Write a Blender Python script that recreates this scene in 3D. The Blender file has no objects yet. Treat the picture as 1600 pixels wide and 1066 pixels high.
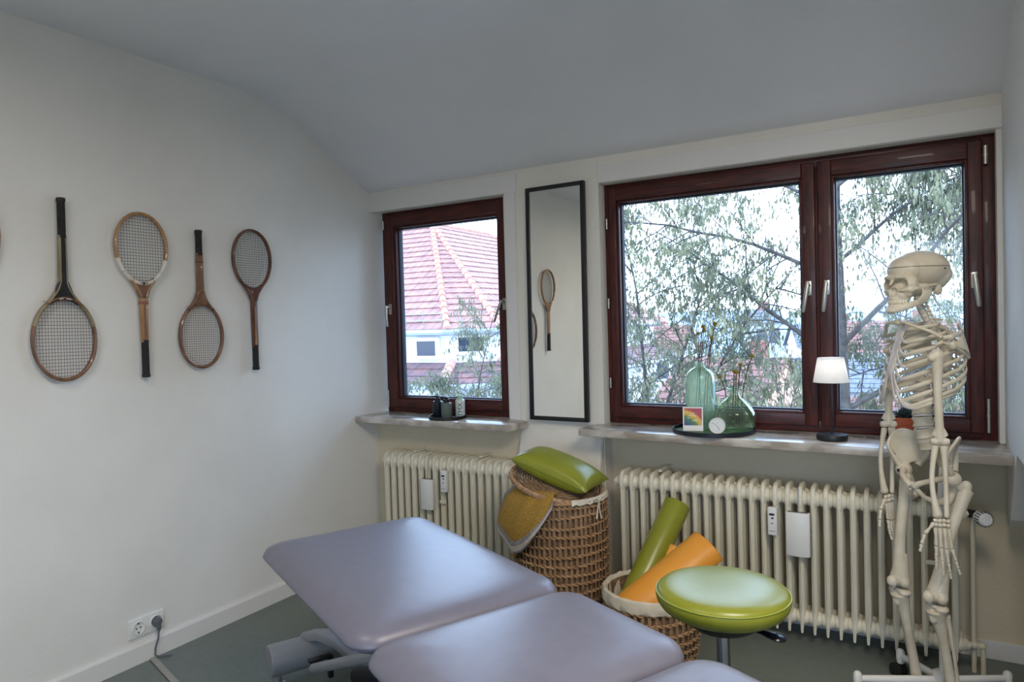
import bpy, bmesh, math, random
from math import sin, cos, pi, radians, sqrt, atan2
from mathutils import Vector, Matrix, noise

S = bpy.context.scene
COL = S.collection
R = random.Random(7)

# ------------------------------------------------------------------ camera
cam_d = bpy.data.cameras.new('camera')
cam = bpy.data.objects.new('camera', cam_d)
COL.objects.link(cam)
cam_d.sensor_width = 36.0
cam_d.lens = 1084.664 / 1600 * 36.0
cam_d.clip_start = 0.02
cam_d.clip_end = 500
CR = ((0.8619889928930298, 0.013081675772902349, 0.506758172988096),
      (0.5060974553837162, 0.03495806599196784, -0.8617675436428484),
      (-0.02898864925083313, 0.9993031588967753, 0.023512865277083742))
cm = Matrix(CR).to_4x4()
cm.translation = Vector((0, 0, 1.35))
cam.matrix_world = cm
S.camera = cam

# ------------------------------------------------------------------ view
S.view_settings.view_transform = 'Standard'
S.view_settings.look = 'None'
S.view_settings.exposure = 0.0
S.view_settings.gamma = 1.0
S.view_settings.use_curve_mapping = False
S.cycles.max_bounces = 8
S.cycles.diffuse_bounces = 5
S.cycles.transparent_max_bounces = 16
S.cycles.use_denoising = True

# ------------------------------------------------------------------ sky
W = bpy.data.worlds.new('sky')
S.world = W
W.use_nodes = True
nt = W.node_tree
nt.nodes.clear()
wo = nt.nodes.new('ShaderNodeOutputWorld')
wb = nt.nodes.new('ShaderNodeBackground')
wr = nt.nodes.new('ShaderNodeValToRGB')
wt = nt.nodes.new('ShaderNodeTexCoord')
ws = nt.nodes.new('ShaderNodeSeparateXYZ')
wm = nt.nodes.new('ShaderNodeMath'); wm.operation = 'MULTIPLY_ADD'
wm.inputs[1].default_value = 0.5; wm.inputs[2].default_value = 0.5
nt.links.new(wt.outputs['Generated'], ws.inputs[0])
nt.links.new(ws.outputs['Z'], wm.inputs[0])
nt.links.new(wm.outputs[0], wr.inputs[0])
nt.links.new(wr.outputs[0], wb.inputs[0])
nt.links.new(wb.outputs[0], wo.inputs[0])
wr.color_ramp.elements[0].position = 0.47
wr.color_ramp.elements[0].color = (0.16, 0.19, 0.22, 1)
wr.color_ramp.elements[1].position = 0.52
wr.color_ramp.elements[1].color = (0.60, 0.78, 1.0, 1)
e = wr.color_ramp.elements.new(0.8); e.color = (0.42, 0.64, 1.0, 1)
wb.inputs[1].default_value = 8.3

# ------------------------------------------------------------------ lights of the room
def area(name, loc, size, sy, power, col, rot=(0, 0, 0)):
    l = bpy.data.lights.new(name, 'AREA'); l.shape = 'RECTANGLE'
    l.size = size; l.size_y = sy; l.energy = power; l.color = col
    o = bpy.data.objects.new(name, l); COL.objects.link(o)
    o.location = loc; o.rotation_euler = rot
    return o
LAMP_A = (0.35, 0.80, 2.47)
LAMP_B = (-1.5, 0.35, 2.47)
area('ceiling_lamp_light_a', LAMP_A, 0.9, 0.9, 52, (1.0, 0.90, 0.78))
area('ceiling_lamp_light_b', LAMP_B, 0.5, 0.5, 11, (1.0, 0.90, 0.78))
for i, (x0, x1, z0, z1) in enumerate(((-2.69, -1.95, 0.93, 1.95), (-1.27, -0.44, 0.93, 1.94), (-0.30, 0.15, 0.93, 1.94))):
    o = area('window_portal', ((x0 + x1) / 2, 3.32, (z0 + z1) / 2), x1 - x0, z1 - z0, 1, (1, 1, 1), (-pi / 2, 0, 0))
    o.data.cycles.is_portal = True
# the window behind the photographer
o = area('window_portal', (0.7, -2.46, 1.45), 2.6, 1.5, 1, (1, 1, 1), (pi / 2, 0, 0))
o.data.cycles.is_portal = True

# ------------------------------------------------------------------ helpers
def smooth(me, ang=40):
    for p in me.polygons: p.use_smooth = True
    try: me.set_sharp_from_angle(angle=radians(ang))
    except Exception: pass

def frame_at(t):
    t = Vector(t).normalized()
    up = Vector((0, 0, 1)) if abs(t.z) < 0.95 else Vector((0, 1, 0))
    a = up.cross(t).normalized(); b = t.cross(a).normalized()
    return a, b, t

class B:
    def __init__(s): s.bm = bmesh.new()
    def box(s, c, d, rot=None, M=None):
        r = bmesh.ops.create_cube(s.bm, size=1)
        T = Matrix.Translation(Vector(c)) @ ((rot.to_4x4() if rot else Matrix())) @ Matrix.Diagonal((d[0], d[1], d[2], 1))
        if M: T = M @ T
        bmesh.ops.transform(s.bm, matrix=T, verts=r['verts']); return s
    def bb(s, x0, x1, y0, y1, z0, z1):
        return s.box(((x0 + x1) / 2, (y0 + y1) / 2, (z0 + z1) / 2), (x1 - x0, y1 - y0, z1 - z0))
    def sph(s, c, r, rot=None, sub=2, M=None):
        if not hasattr(r, '__len__'): r = (r, r, r)
        q = bmesh.ops.create_icosphere(s.bm, subdivisions=sub, radius=1)
        T = Matrix.Translation(Vector(c)) @ (rot.to_4x4() if rot else Matrix()) @ Matrix.Diagonal((r[0], r[1], r[2], 1))
        if M: T = M @ T
        bmesh.ops.transform(s.bm, matrix=T, verts=q['verts']); return s
    def tube(s, pts, rad, seg=8, closed=False, cap=True, flat=1.0, updir=None, M=None):
        """sweep an ellipse along points; flat scales the second axis; updir fixes the first"""
        pts = [Vector(p) for p in pts]
        if M: pts = [M @ p for p in pts]; 
        n = len(pts)
        if not hasattr(rad, '__len__'): rad = [rad] * n
        rings = []; prev = None
        for i, p in enumerate(pts):
            if closed: t = pts[(i + 1) % n] - pts[i - 1]
            else: t = pts[min(i + 1, n - 1)] - pts[max(i - 1, 0)]
            if t.length < 1e-9: t = Vector((0, 0, 1))
            t.normalize()
            if updir is not None:
                a = Vector(updir) - t * t.dot(Vector(updir))
                if a.length < 1e-4: a = frame_at(t)[0]
            elif prev is None: a = frame_at(t)[0]
            else:
                a = prev - t * prev.dot(t)
                if a.length < 1e-5: a = frame_at(t)[0]
            a.normalize(); prev = a; b = t.cross(a)
            f = flat[i] if hasattr(flat, '__len__') else flat
            rings.append([s.bm.verts.new(p + (a * cos(2 * pi * k / seg) + b * sin(2 * pi * k / seg) * f) * rad[i]) for k in range(seg)])
        m = n if closed else n - 1
        for i in range(m):
            r0, r1 = rings[i], rings[(i + 1) % n]
            for k in range(seg):
                s.bm.faces.new((r0[k], r0[(k + 1) % seg], r1[(k + 1) % seg], r1[k]))
        if cap and not closed:
            s.bm.faces.new(rings[0][::-1]); s.bm.faces.new(rings[-1])
        return s
    def cyl(s, p0, p1, r0, r1=None, seg=16):
        return s.tube([p0, p1], [r0, r0 if r1 is None else r1], seg)
    def lathe(s, prof, c=(0, 0, 0), seg=32, axis=None, M=None):
        """prof: (r, z) pairs; closed at r=0 ends"""
        A = Matrix.Translation(Vector(c))
        if axis is not None: A = A @ Vector(axis).to_track_quat('Z', 'Y').to_matrix().to_4x4()
        if M: A = M @ A
        rings = []
        for r, z in prof:
            if r < 1e-6: rings.append([s.bm.verts.new(A @ Vector((0, 0, z)))])
            else: rings.append([s.bm.verts.new(A @ Vector((r * cos(2 * pi * k / seg), r * sin(2 * pi * k / seg), z))) for k in range(seg)])
        for a, b in zip(rings[:-1], rings[1:]):
            for k in range(seg):
                k2 = (k + 1) % seg
                if len(a) == 1 and len(b) == 1: continue
                if len(a) == 1: s.bm.faces.new((a[0], b[k2], b[k]))
                elif len(b) == 1: s.bm.faces.new((a[k], a[k2], b[0]))
                else: s.bm.faces.new((a[k], a[k2], b[k2], b[k]))
        return s
    def prism(s, poly, h0, h1, T=None):
        """poly in local xy, extruded along local z from h0 to h1, then T"""
        T = T or Matrix()
        lo = [s.bm.verts.new(T @ Vector((x, y, h0))) for x, y in poly]
        hi = [s.bm.verts.new(T @ Vector((x, y, h1))) for x, y in poly]
        n = len(poly)
        s.bm.faces.new(lo[::-1]); s.bm.faces.new(hi)
        for i in range(n): s.bm.faces.new((lo[i], lo[(i + 1) % n], hi[(i + 1) % n], hi[i]))
        return s
    def quad(s, a, b, c, d):
        s.bm.faces.new([s.bm.verts.new(Vector(v)) for v in (a, b, c, d)]); return s
    def poly(s, vs):
        s.bm.faces.new([s.bm.verts.new(Vector(v)) for v in vs]); return s
    def build(s, name, m, parent=None, sm=True, bevel=0, bseg=2, rem=0, sub=0, normals=True, ang=40, smooth_it=0):
        if normals: bmesh.ops.recalc_face_normals(s.bm, faces=s.bm.faces)
        me = bpy.data.meshes.new(name); s.bm.to_mesh(me); s.bm.free()
        o = bpy.data.objects.new(name, me); COL.objects.link(o)
        if rem:
            k = o.modifiers.new('r', 'REMESH'); k.mode = 'VOXEL'; k.voxel_size = rem; k.adaptivity = 0
            if smooth_it:
                k = o.modifiers.new('s', 'SMOOTH'); k.iterations = smooth_it; k.factor = 0.5
            bake(o); sm = True; ang = 180
        if bevel:
            k = o.modifiers.new('b', 'BEVEL'); k.width = bevel; k.segments = bseg; k.limit_method = 'ANGLE'; k.angle_limit = radians(35)
            bake(o)
        if sub:
            k = o.modifiers.new('u', 'SUBSURF'); k.levels = sub; k.render_levels = sub
            bake(o)
        if sm: smooth(o.data, ang)
        if m is not None:
            o.data.materials.clear(); o.data.materials.append(m)
        if parent is not None: adopt(o, parent)
        return o

def bake(o):
    dg = bpy.context.evaluated_depsgraph_get(); dg.update()
    ev = o.evaluated_get(dg)
    me = bpy.data.meshes.new_from_object(ev)
    old = o.data; o.modifiers.clear(); o.data = me; me.name = old.name
    bpy.data.meshes.remove(old)

def loc_of(p):
    v = p.location.copy(); q = p.parent
    return v
def adopt(o, p):
    o.parent = p
    if p.type == 'EMPTY': o.matrix_parent_inverse = Matrix.Translation(-p.location)

def thing(name, label, cat, loc, group=None):
    o = bpy.data.objects.new(name, None); COL.objects.link(o)
    o.location = loc; o.empty_display_size = 0.05
    return tag(o, label, cat, group)
def tag(o, label, cat, group=None, kind=None):
    o['label'] = label; o['category'] = cat
    if group: o['group'] = group
    if kind: o['kind'] = kind
    return o
def struct(o): o['kind'] = 'structure'; return o
def copy_tree(o, parent=None):
    c = o.copy(); COL.objects.link(c)
    if parent is not None: c.parent = parent
    for ch in [x for x in bpy.data.objects if x.parent == o and x is not c]:
        copy_tree(ch, c)
    return c

# ------------------------------------------------------------------ materials
def lin(c):
    return tuple(((v / 255) / 12.92 if v / 255 < 0.04045 else ((v / 255 + 0.055) / 1.055) ** 2.4) for v in c)
def mat(name, c, rough=0.6, metal=0.0, c2=None, scale=8.0, stretch=(1, 1, 1), bump=0.0, bscale=60.0, spec=0.5,
        detail=4.0, coat=0.0, lo=0.35, hi=0.65, sss=0.0, srgb=True, bdet=3.0, obj=False):
    m = bpy.data.materials.new(name); m.use_nodes = True
    n = m.node_tree; p = n.nodes['Principled BSDF']
    c = lin(c) if srgb else c
    p.inputs['Base Color'].default_value = (*c, 1)
    p.inputs['Roughness'].default_value = rough; p.inputs['Metallic'].default_value = metal
    p.inputs['Specular IOR Level'].default_value = spec
    p.inputs['Coat Weight'].default_value = coat
    tc = n.nodes.new('ShaderNodeTexCoord'); out = tc.outputs['Object']
    if c2 is not None:
        c2 = lin(c2) if srgb else c2
        mp = n.nodes.new('ShaderNodeMapping'); mp.inputs['Scale'].default_value = stretch
        nz = n.nodes.new('ShaderNodeTexNoise'); nz.inputs['Scale'].default_value = scale; nz.inputs['Detail'].default_value = detail
        rp = n.nodes.new('ShaderNodeValToRGB')
        rp.color_ramp.elements[0].position = lo; rp.color_ramp.elements[0].color = (*c, 1)
        rp.color_ramp.elements[1].position = hi; rp.color_ramp.elements[1].color = (*c2, 1)
        n.links.new(out, mp.inputs[0]); n.links.new(mp.outputs[0], nz.inputs['Vector'])
        n.links.new(nz.outputs['Fac'], rp.inputs[0]); n.links.new(rp.outputs[0], p.inputs['Base Color'])
    if bump:
        nb = n.nodes.new('ShaderNodeTexNoise'); nb.inputs['Scale'].default_value = bscale; nb.inputs['Detail'].default_value = bdet
        bp = n.nodes.new('ShaderNodeBump'); bp.inputs['Strength'].default_value = bump; bp.inputs['Distance'].default_value = 0.004
        n.links.new(out, nb.inputs['Vector']); n.links.new(nb.outputs['Fac'], bp.inputs['Height'])
        n.links.new(bp.outputs[0], p.inputs['Normal'])
    return m
M = {}
M['wall'] = mat('white_wall_paint', (226, 224, 218), 0.9, c2=(232, 230, 225), scale=2.5, bump=0.35, bscale=140, spec=0.2)
M['niche'] = mat('cream_wall_paint', (222, 218, 208), 0.85, c2=(228, 224, 214), scale=2.5, bump=0.5, bscale=90, spec=0.25)
M['under'] = mat('beige_wall_paint', (206, 193, 166), 0.85, c2=(214, 202, 176), scale=2.5, bump=0.5, bscale=90, spec=0.25)
M['ceil'] = mat('white_ceiling_paint', (230, 230, 232), 0.92, c2=(234, 234, 236), scale=2, bump=0.3, bscale=160, spec=0.2)
M['base'] = mat('white_skirting', (222, 220, 216), 0.5)
M['floor'] = mat('green_grey_linoleum', (104, 112, 106), 0.42, c2=(110, 118, 112), scale=30, spec=0.4, bump=0.05, bscale=50)
M['mahog'] = mat('mahogany_wood', (48, 17, 14), 0.45, c2=(86, 34, 27), scale=6, stretch=(14, 14, 1.2), spec=0.4, coat=0.08)
M['mahogh'] = mat('mahogany_wood_rails', (48, 17, 14), 0.45, c2=(86, 34, 27), scale=6, stretch=(1.2, 14, 14), spec=0.4, coat=0.08)
M['gasket'] = mat('dark_glazing_gasket', (24, 24, 34), 0.6)
M['alu'] = mat('handle_metal', (190, 186, 176), 0.35, 0.9)
M['marble'] = mat('brown_grey_marble', (156, 146, 134), 0.22, c2=(212, 206, 198), scale=7, stretch=(1, 2.2, 2.2), detail=9, lo=0.40, hi=0.64, spec=0.6)
M['rad'] = mat('cream_radiator_enamel', (226, 220, 200), 0.4, c2=(220, 213, 192), scale=6, bump=0.05, bscale=50)
M['black'] = mat('black_paint', (22, 22, 24), 0.45)
M['rubber'] = mat('black_rubber', (26, 26, 28), 0.7)
M['white'] = mat('white_plastic', (226, 226, 222), 0.4)
M['greyp'] = mat('grey_plastic', (95, 98, 104), 0.5)
M['steel'] = mat('brushed_steel', (170, 172, 176), 0.25, 1.0)
def glass_mat(name, tint=(1, 1, 1), gl=0.06, rough=0.0):
    m = bpy.data.materials.new(name); m.use_nodes = True; n = m.node_tree; n.nodes.clear()
    o = n.nodes.new('ShaderNodeOutputMaterial'); x = n.nodes.new('ShaderNodeMixShader')
    t = n.nodes.new('ShaderNodeBsdfTransparent'); t.inputs[0].default_value = (*tint, 1)
    g = n.nodes.new('ShaderNodeBsdfGlossy'); g.inputs['Roughness'].default_value = rough
    fr = n.nodes.new('ShaderNodeFresnel'); fr.inputs[0].default_value = 1.0 + gl * 6
    n.links.new(fr.outputs[0], x.inputs[0]); n.links.new(t.outputs[0], x.inputs[1]); n.links.new(g.outputs[0], x.inputs[2])
    n.links.new(x.outputs[0], o.inputs[0]); return m
M['pane'] = glass_mat('window_glass', (0.97, 0.98, 1.0), 0.05)
def emit_mat(name, c, s):
    m = bpy.data.materials.new(name); m.use_nodes = True; n = m.node_tree; n.nodes.clear()
    o = n.nodes.new('ShaderNodeOutputMaterial'); e = n.nodes.new('ShaderNodeEmission')
    e.inputs[0].default_value = (*c, 1); e.inputs[1].default_value = s; n.links.new(e.outputs[0], o.inputs[0]); return m
# ------------------------------------------------------------------ room shell
XL, XR, YF, YN, ZC = -2.795, 0.27, 3.137, 3.23, 2.515
YW = 3.21          # front of the window frames
XB, YB = 2.4, -2.45
struct(B().bb(XL - .1, XB + .1, YB - .1, 3.4, -0.08, 0).build('floor', M['floor'], sm=False))
struct(B().bb(XL - .12, XL, YB - .1, 3.40, 0, 2.75).build('wall_left', M['wall'], sm=False))
# ceiling with a soft bend down to the window wall
prof = [(YB - .1, ZC), (2.22, ZC)]
for i in range(1, 9):
    t = i / 8; prof.append((2.22 + 0.36 * t, ZC - 0.085 * t * t))
prof += [(2.75, 2.345), (3.0, 2.215), (3.05, 2.185), (3.12, 2.152), (3.40, 2.12)]
b = B()
for (y0, z0), (y1, z1) in zip(prof[:-1], prof[1:]):
    vs = [(XL - .1, y0, z0), (XB + .1, y0, z0), (XB + .1, y1, z1), (XL - .1, y1, z1)]
    b.quad(*vs); b.quad(*[(x, y, z + 0.1) for x, y, z in vs][::-1])
bmesh.ops.remove_doubles(b.bm, verts=b.bm.verts, dist=1e-5)
struct(b.build('ceiling', M['ceil'], ang=60))
# window wall: lintels, pier between the windows, parapet under the sills
ZS = 0.852
for nm, bx in (('wall_above_window_1', (XL, -1.80, YF, 3.40, 2.035, 2.26)), ('wall_pier', (-1.80, -1.335, YF, 3.40, 0.0, 2.26)),
               ('wall_above_window_2', (-1.335, XR + .12, YF + .002, 3.40, 2.022, 2.26)), ('wall_below_window_1', (XL, -1.80, YF + .003, 3.40, 0.0, ZS - .03)),
               ('wall_below_window_2', (-1.335, 0.60, YN, 3.40, 0.0, ZS - .03)), ('wall_reveal', (-1.90, -1.80, YW - .03, 3.40, ZS - .03, 2.035))):
    struct(B().bb(*bx).build(nm, M['under' if 'below' in nm else 'niche'], sm=False))
# shallow white trim board on the right of window 1 and along the top
struct(B().bb(-1.865, -1.80, YF - .008, YW, ZS, 2.036).build('trim_1', M['base'], sm=False, bevel=.002))
struct(B().bb(XL, -1.79, YF - .006, YF + .02, 2.036, 2.135).build('trim_2', M['base'], sm=False, bevel=.002))
struct(B().bb(-1.335, XR, YF - .006, YF + .02, 2.024, 2.108).build('trim_3', M['base'], sm=False, bevel=.002))
struct(B().bb(0.252, XR, YF + .01, YW + .05, ZS, 2.025).build('trim_4', M['base'], sm=False, bevel=.002))
# boxed foot of the pier with a sloping top
b = B()
T = Matrix(((0, 0, 1, 0), (1, 0, 0, 0), (0, 1, 0, 0), (0, 0, 0, 1)))   # local (x,y,z)->(y,z,x)
b.prism([(YF + .01, 0), (3.05, 0), (3.07, 0.62), (3.122, 0.815), (YF + .01, 0.835)], -1.80, -1.338, T)
struct(b.build('trim_5', M['niche'], bevel=.012, bseg=3))
# right wall: dormer cheek with its slanting lower end, and the rest of the room
b = B()
pg = [(1.9, ZS + .02), (2.80, ZS + .02), (2.86, 0.80), (3.02, 0.60), (3.09, 0.56), (3.12, 0.56), (3.12, 0.83), (3.4, 0.83), (3.4, 2.6), (1.9, 2.6)]
b.prism(pg, XR, XR + .09, T)
struct(b.build('wall_right', M['wall'], sm=False))
b = B(); b.bb(XR, XB, 1.82, 1.9, 0, 2.6); b.bb(XB, XB + .1, YB, 1.9, 0, 2.6)
b.bb(.60, .68, 1.9, 3.4, 0, 0.95); b.bb(XR + .09, .68, 1.9, 3.4, .87, .95)
struct(b.build('wall_far_right', M['niche'], sm=False))
b = B(); b.bb(XL, -0.65, YB - .1, YB, 0, 2.6); b.bb(2.05, XB, YB - .1, YB, 0, 2.6)
b.bb(-.65, 2.05, YB - .1, YB, 0, .68); b.bb(-.65, 2.05, YB - .1, YB, 2.22, 2.6)
struct(b.build('wall_back', M['wall'], sm=False))
# skirting boards
b = B(); b.prism([(0, 0), (.014, 0), (.014, .072), (.010, .08), (0, .08)], YB, YF, Matrix(((1, 0, 0, XL), (0, 0, 1, 0), (0, 1, 0, 0), (0, 0, 0, 1))))
struct(b.build('baseboard_left', M['base'], sm=False))
b = B(); b.bb(-1.337, .60, YN - .014, YN, 0, .07)
b.bb(XL + .014, -1.80, YF - .010, YF + .003, 0, .08)
struct(b.build('baseboard_window_side', M['base'], sm=False, bevel=.002))
# sills
b = B()
b.prism([(XL, 2.955), (-1.775, 2.935), (-1.76, 2.95), (-1.745, 3.10), (-1.80, 3.137), (-1.80, 3.23), (XL, 3.23)][::1], ZS - .034, ZS)
struct(b.build('trim_6', M['marble'], bevel=.003))
b = B()
b.prism([(-1.392, 2.955), (XR, 2.885), (XR, 3.23), (-1.335, 3.23), (-1.335, 3.137), (-1.385, 3.105)], ZS - .034, ZS)
struct(b.build('trim_7', M['marble'], bevel=.003))
# slots in the long sill
for x0, x1 in ((-.80, -.44), (-.24, -.02)):
    g = B(); n = int((x1 - x0) / .045)
    for k in range(n): g.bb(x0 + k * .045, x0 + k * .045 + .036, 3.135, 3.15, ZS - .004, ZS + .0012)
    struct(g.build('trim_8', M['black'], sm=False))

# ------------------------------------------------------------------ windows
def ring(b, x0, x1, z0, z1, w, y0, y1, wt=None, wb=None):
    wt = wt or w; wb = wb or w
    b.bb(x0, x0 + w, y0, y1, z0, z1); b.bb(x1 - w, x1, y0, y1, z0, z1)
def rails(b, x0, x1, z0, z1, w, y0, y1, wt=None, wb=None):
    wt = wt or w; wb = wb or w
    b.bb(x0 + w - .0005, x1 - w + .0005, y0, y1, z1 - wt, z1); b.bb(x0 + w - .0005, x1 - w + .0005, y0, y1, z0, z0 + wb)
def sash(parent, x0, x1, z0, z1, gx0, gx1, gz0, gz1, hinge_left=True):
    """one casement with mouldings, glazing and pane"""
    y0, y1 = YW - .018, YW + .05
    b = B()
    b.bb(x0, gx0 - .012, y0, y1, z0, z1); b.bb(gx1 + .012, x1, y0, y1, z0, z1)
    s1 = b.build('sash_stile', M['mahog'], parent, bevel=.005, bseg=3)
    b = B(); b.bb(gx0 - .0125, gx1 + .0125, y0, y1, gz1 + .012, z1); b.bb(gx0 - .0125, gx1 + .0125, y0, y1, z0, gz0 - .012)
    b.build('sash_rail', M['mahogh'], parent, bevel=.004, bseg=3)
    b = B(); ring(b, gx0 - .014, gx1 + .014, gz0 - .014, gz1 + .014, .012, y0 + .012, y1)
    rails(b, gx0 - .014, gx1 + .014, gz0 - .014, gz1 + .014, .012, y0 + .012, y1)
    b.build('glazing_bead', M['mahog'], parent, bevel=.003)
    b = B(); ring(b, gx0 - .003, gx1 + .003, gz0 - .003, gz1 + .003, .007, YW + .02, y1 + .004)
    rails(b, gx0 - .003, gx1 + .003, gz0 - .003, gz1 + .003, .007, YW + .02, y1 + .004)
    b.build('gasket', M['gasket'], parent, sm=False)
    B().bb(gx0 - .002, gx1 + .002, YW + .032, YW + .036, gz0 - .002, gz1 + .002).build('pane', M['pane'], parent, sm=False)
def handle(parent, x, z, tilt, side=0):
    y = YW - .018
    h = B().box((x, y - .003, z), (.022, .006, .062)).build('handle_plate', M['alu'], parent, bevel=.002)
    c, s_ = cos(tilt), sin(tilt)
    def q(u, v, dy): return (x + u * c - v * s_, y - dy, z + .012 + u * s_ + v * c)
    b = B(); b.cyl(q(0, 0, .004), q(0, 0, .040), .008, seg=12)
    b.tube([q(0, .008, .040), q(0, -.02, .043), q(0, -.06, .046), q(0, -.105, .043), q(0, -.115, .042)], [.0085, .0095, .0085, .0078, .006], 12, flat=.75)
    b.build('handle_lever', M['alu'], parent)
    b = B(); b.cyl((x, y - .006, z + .024), (x, y - .0075, z + .024), .003, seg=8); b.build('screw', M['steel'], parent)
def hinge(parent, x, z, h=.05, r=.006):
    b = B(); b.cyl((x, YW - .020, z - h / 2), (x, YW - .020, z + h / 2), r, seg=10)
    b.cyl((x, YW - .020, z - .004), (x, YW - .020, z + .004), r * 1.25, seg=10)
    b.build('hinge', M['alu'], parent)
def window(name, x0, x1, z0, z1):
    o = bpy.data.objects.new(name, None); COL.objects.link(o); o.location = ((x0 + x1) / 2, YW, z0); struct(o)
    b = B(); ring(b, x0, x1, z0, z1, .05, YW, YW + .08); b.build('frame_post', M['mahog'], o, bevel=.004)
    b = B(); rails(b, x0, x1, z0, z1, .05, YW, YW + .08); b.build('frame_rail', M['mahogh'], o, bevel=.004)
    return o
w1 = window('window_1', -2.765, -1.865, ZS, 2.045)
sash(w1, -2.738, -1.893, ZS + .028, 2.018, -2.66, -1.962, .944, 1.935)
handle(w1, -2.705, 1.462, radians(3)); handle(w1, -1.915, 1.462, radians(-22))
hinge(w1, -2.742, 1.96); hinge(w1, -2.742, .93, .10, .005)
w2 = window('window_2', -1.337, .256, ZS, 2.028)
B().bb(-.405, -.335, YW, YW + .08, ZS + .05, 1.978).build('mullion', M['mahog'], w2, bevel=.004)
sash(w2, -1.308, -.376, ZS + .028, 2.000, -1.258, -.440, .944, 1.926)
sash(w2, -.366, .212, ZS + .028, 2.000, -.300, .152, .946, 1.922)
handle(w2, -.405, 1.468, radians(-9)); handle(w2, -.334, 1.468, radians(-6)); handle(w2, .182, 1.470, radians(6))
hinge(w2, .222, 1.94, .07, .008); hinge(w2, .222, .95, .13, .006); hinge(w2, -1.318, 1.83, .05, .005); hinge(w2, -1.318, 1.44, .05, .005); hinge(w2, -1.318, 1.05, .05, .005)
# window behind the photographer
w3 = bpy.data.objects.new('window_3', None); COL.objects.link(w3); w3.location = (.7, YB, .68); struct(w3)
b = B()
for x in (-.65, .25, 1.15, 1.99): b.bb(x, x + .06, YB - .08, YB - .02, .68, 2.22)
b.bb(-.65, 2.05, YB - .08, YB - .02, .68, .75); b.bb(-.65, 2.05, YB - .08, YB - .02, 2.15, 2.22)
b.build('frame_rail', M['mahog'], w3, bevel=.004)
B().bb(-.64, 2.04, YB - .052, YB - .048, .70, 2.2).build('pane', M['pane'], w3, sm=False)
# ceiling lamps behind / beside the photographer
LM = emit_mat('lamp_diffuser', (1, .93, .85), 1.2)
for (lx, ly, lz), s, lab in ((LAMP_A, .9, 'square white flush ceiling lamp, the larger of the two, above the stool'), (LAMP_B, .5, 'smaller square white ceiling lamp above the left wall with the rackets')):
    t = thing('ceiling_lamp', lab, 'lamp', (lx, ly, ZC))
    b = B(); h = s / 2 + .02
    b.bb(lx - h, lx + h, ly - h, ly - h + .015, ZC - .07, ZC); b.bb(lx - h, lx + h, ly + h - .015, ly + h, ZC - .07, ZC)
    b.bb(lx - h, lx - h + .015, ly - h + .015, ly + h - .015, ZC - .07, ZC); b.bb(lx + h - .015, lx + h, ly - h + .015, ly + h - .015, ZC - .07, ZC)
    b.build('housing', M['white'], t, sm=False)
    B().bb(lx - h + .015, lx + h - .015, ly - h + .015, ly + h - .015, ZC - .035, ZC - .03).build('diffuser', LM, t, sm=False)
# ------------------------------------------------------------------ tennis rackets on the left wall
M['ash'] = mat('pale_ash_wood', (146, 106, 68), 0.4, c2=(176, 134, 90), scale=9, stretch=(4, 4, 1), coat=.3)
M['beech'] = mat('brown_beech_wood', (104, 70, 48), 0.4, c2=(136, 98, 70), scale=9, stretch=(4, 4, 1), coat=.3)
M['walnut'] = mat('dark_walnut_wood', (72, 42, 28), 0.35, c2=(112, 70, 44), scale=9, stretch=(4, 4, 1), coat=.3)
M['cream'] = mat('aged_cream_lacquer', (150, 138, 108), 0.35, c2=(122, 108, 80), scale=12)
M['blacklac'] = mat('worn_black_lacquer', (20, 19, 20), 0.35, c2=(40, 36, 32), scale=20, lo=.5, hi=.8)
M['grip'] = mat('black_leather_grip', (20, 18, 18), 0.6, c2=(34, 30, 28), scale=40)
M['whitelac'] = mat('chipped_white_binding', (226, 222, 212), 0.5, c2=(205, 198, 184), scale=20)
M['redline'] = mat('red_stripe', (120, 26, 34), 0.4)
M['str_l'] = mat('brown_gut_strings', (86, 66, 58), 0.5)
M['str_d'] = mat('dark_gut_strings', (44, 38, 40), 0.5)
M['str_w'] = mat('grey_gut_strings', (120, 106, 100), 0.5)
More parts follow.
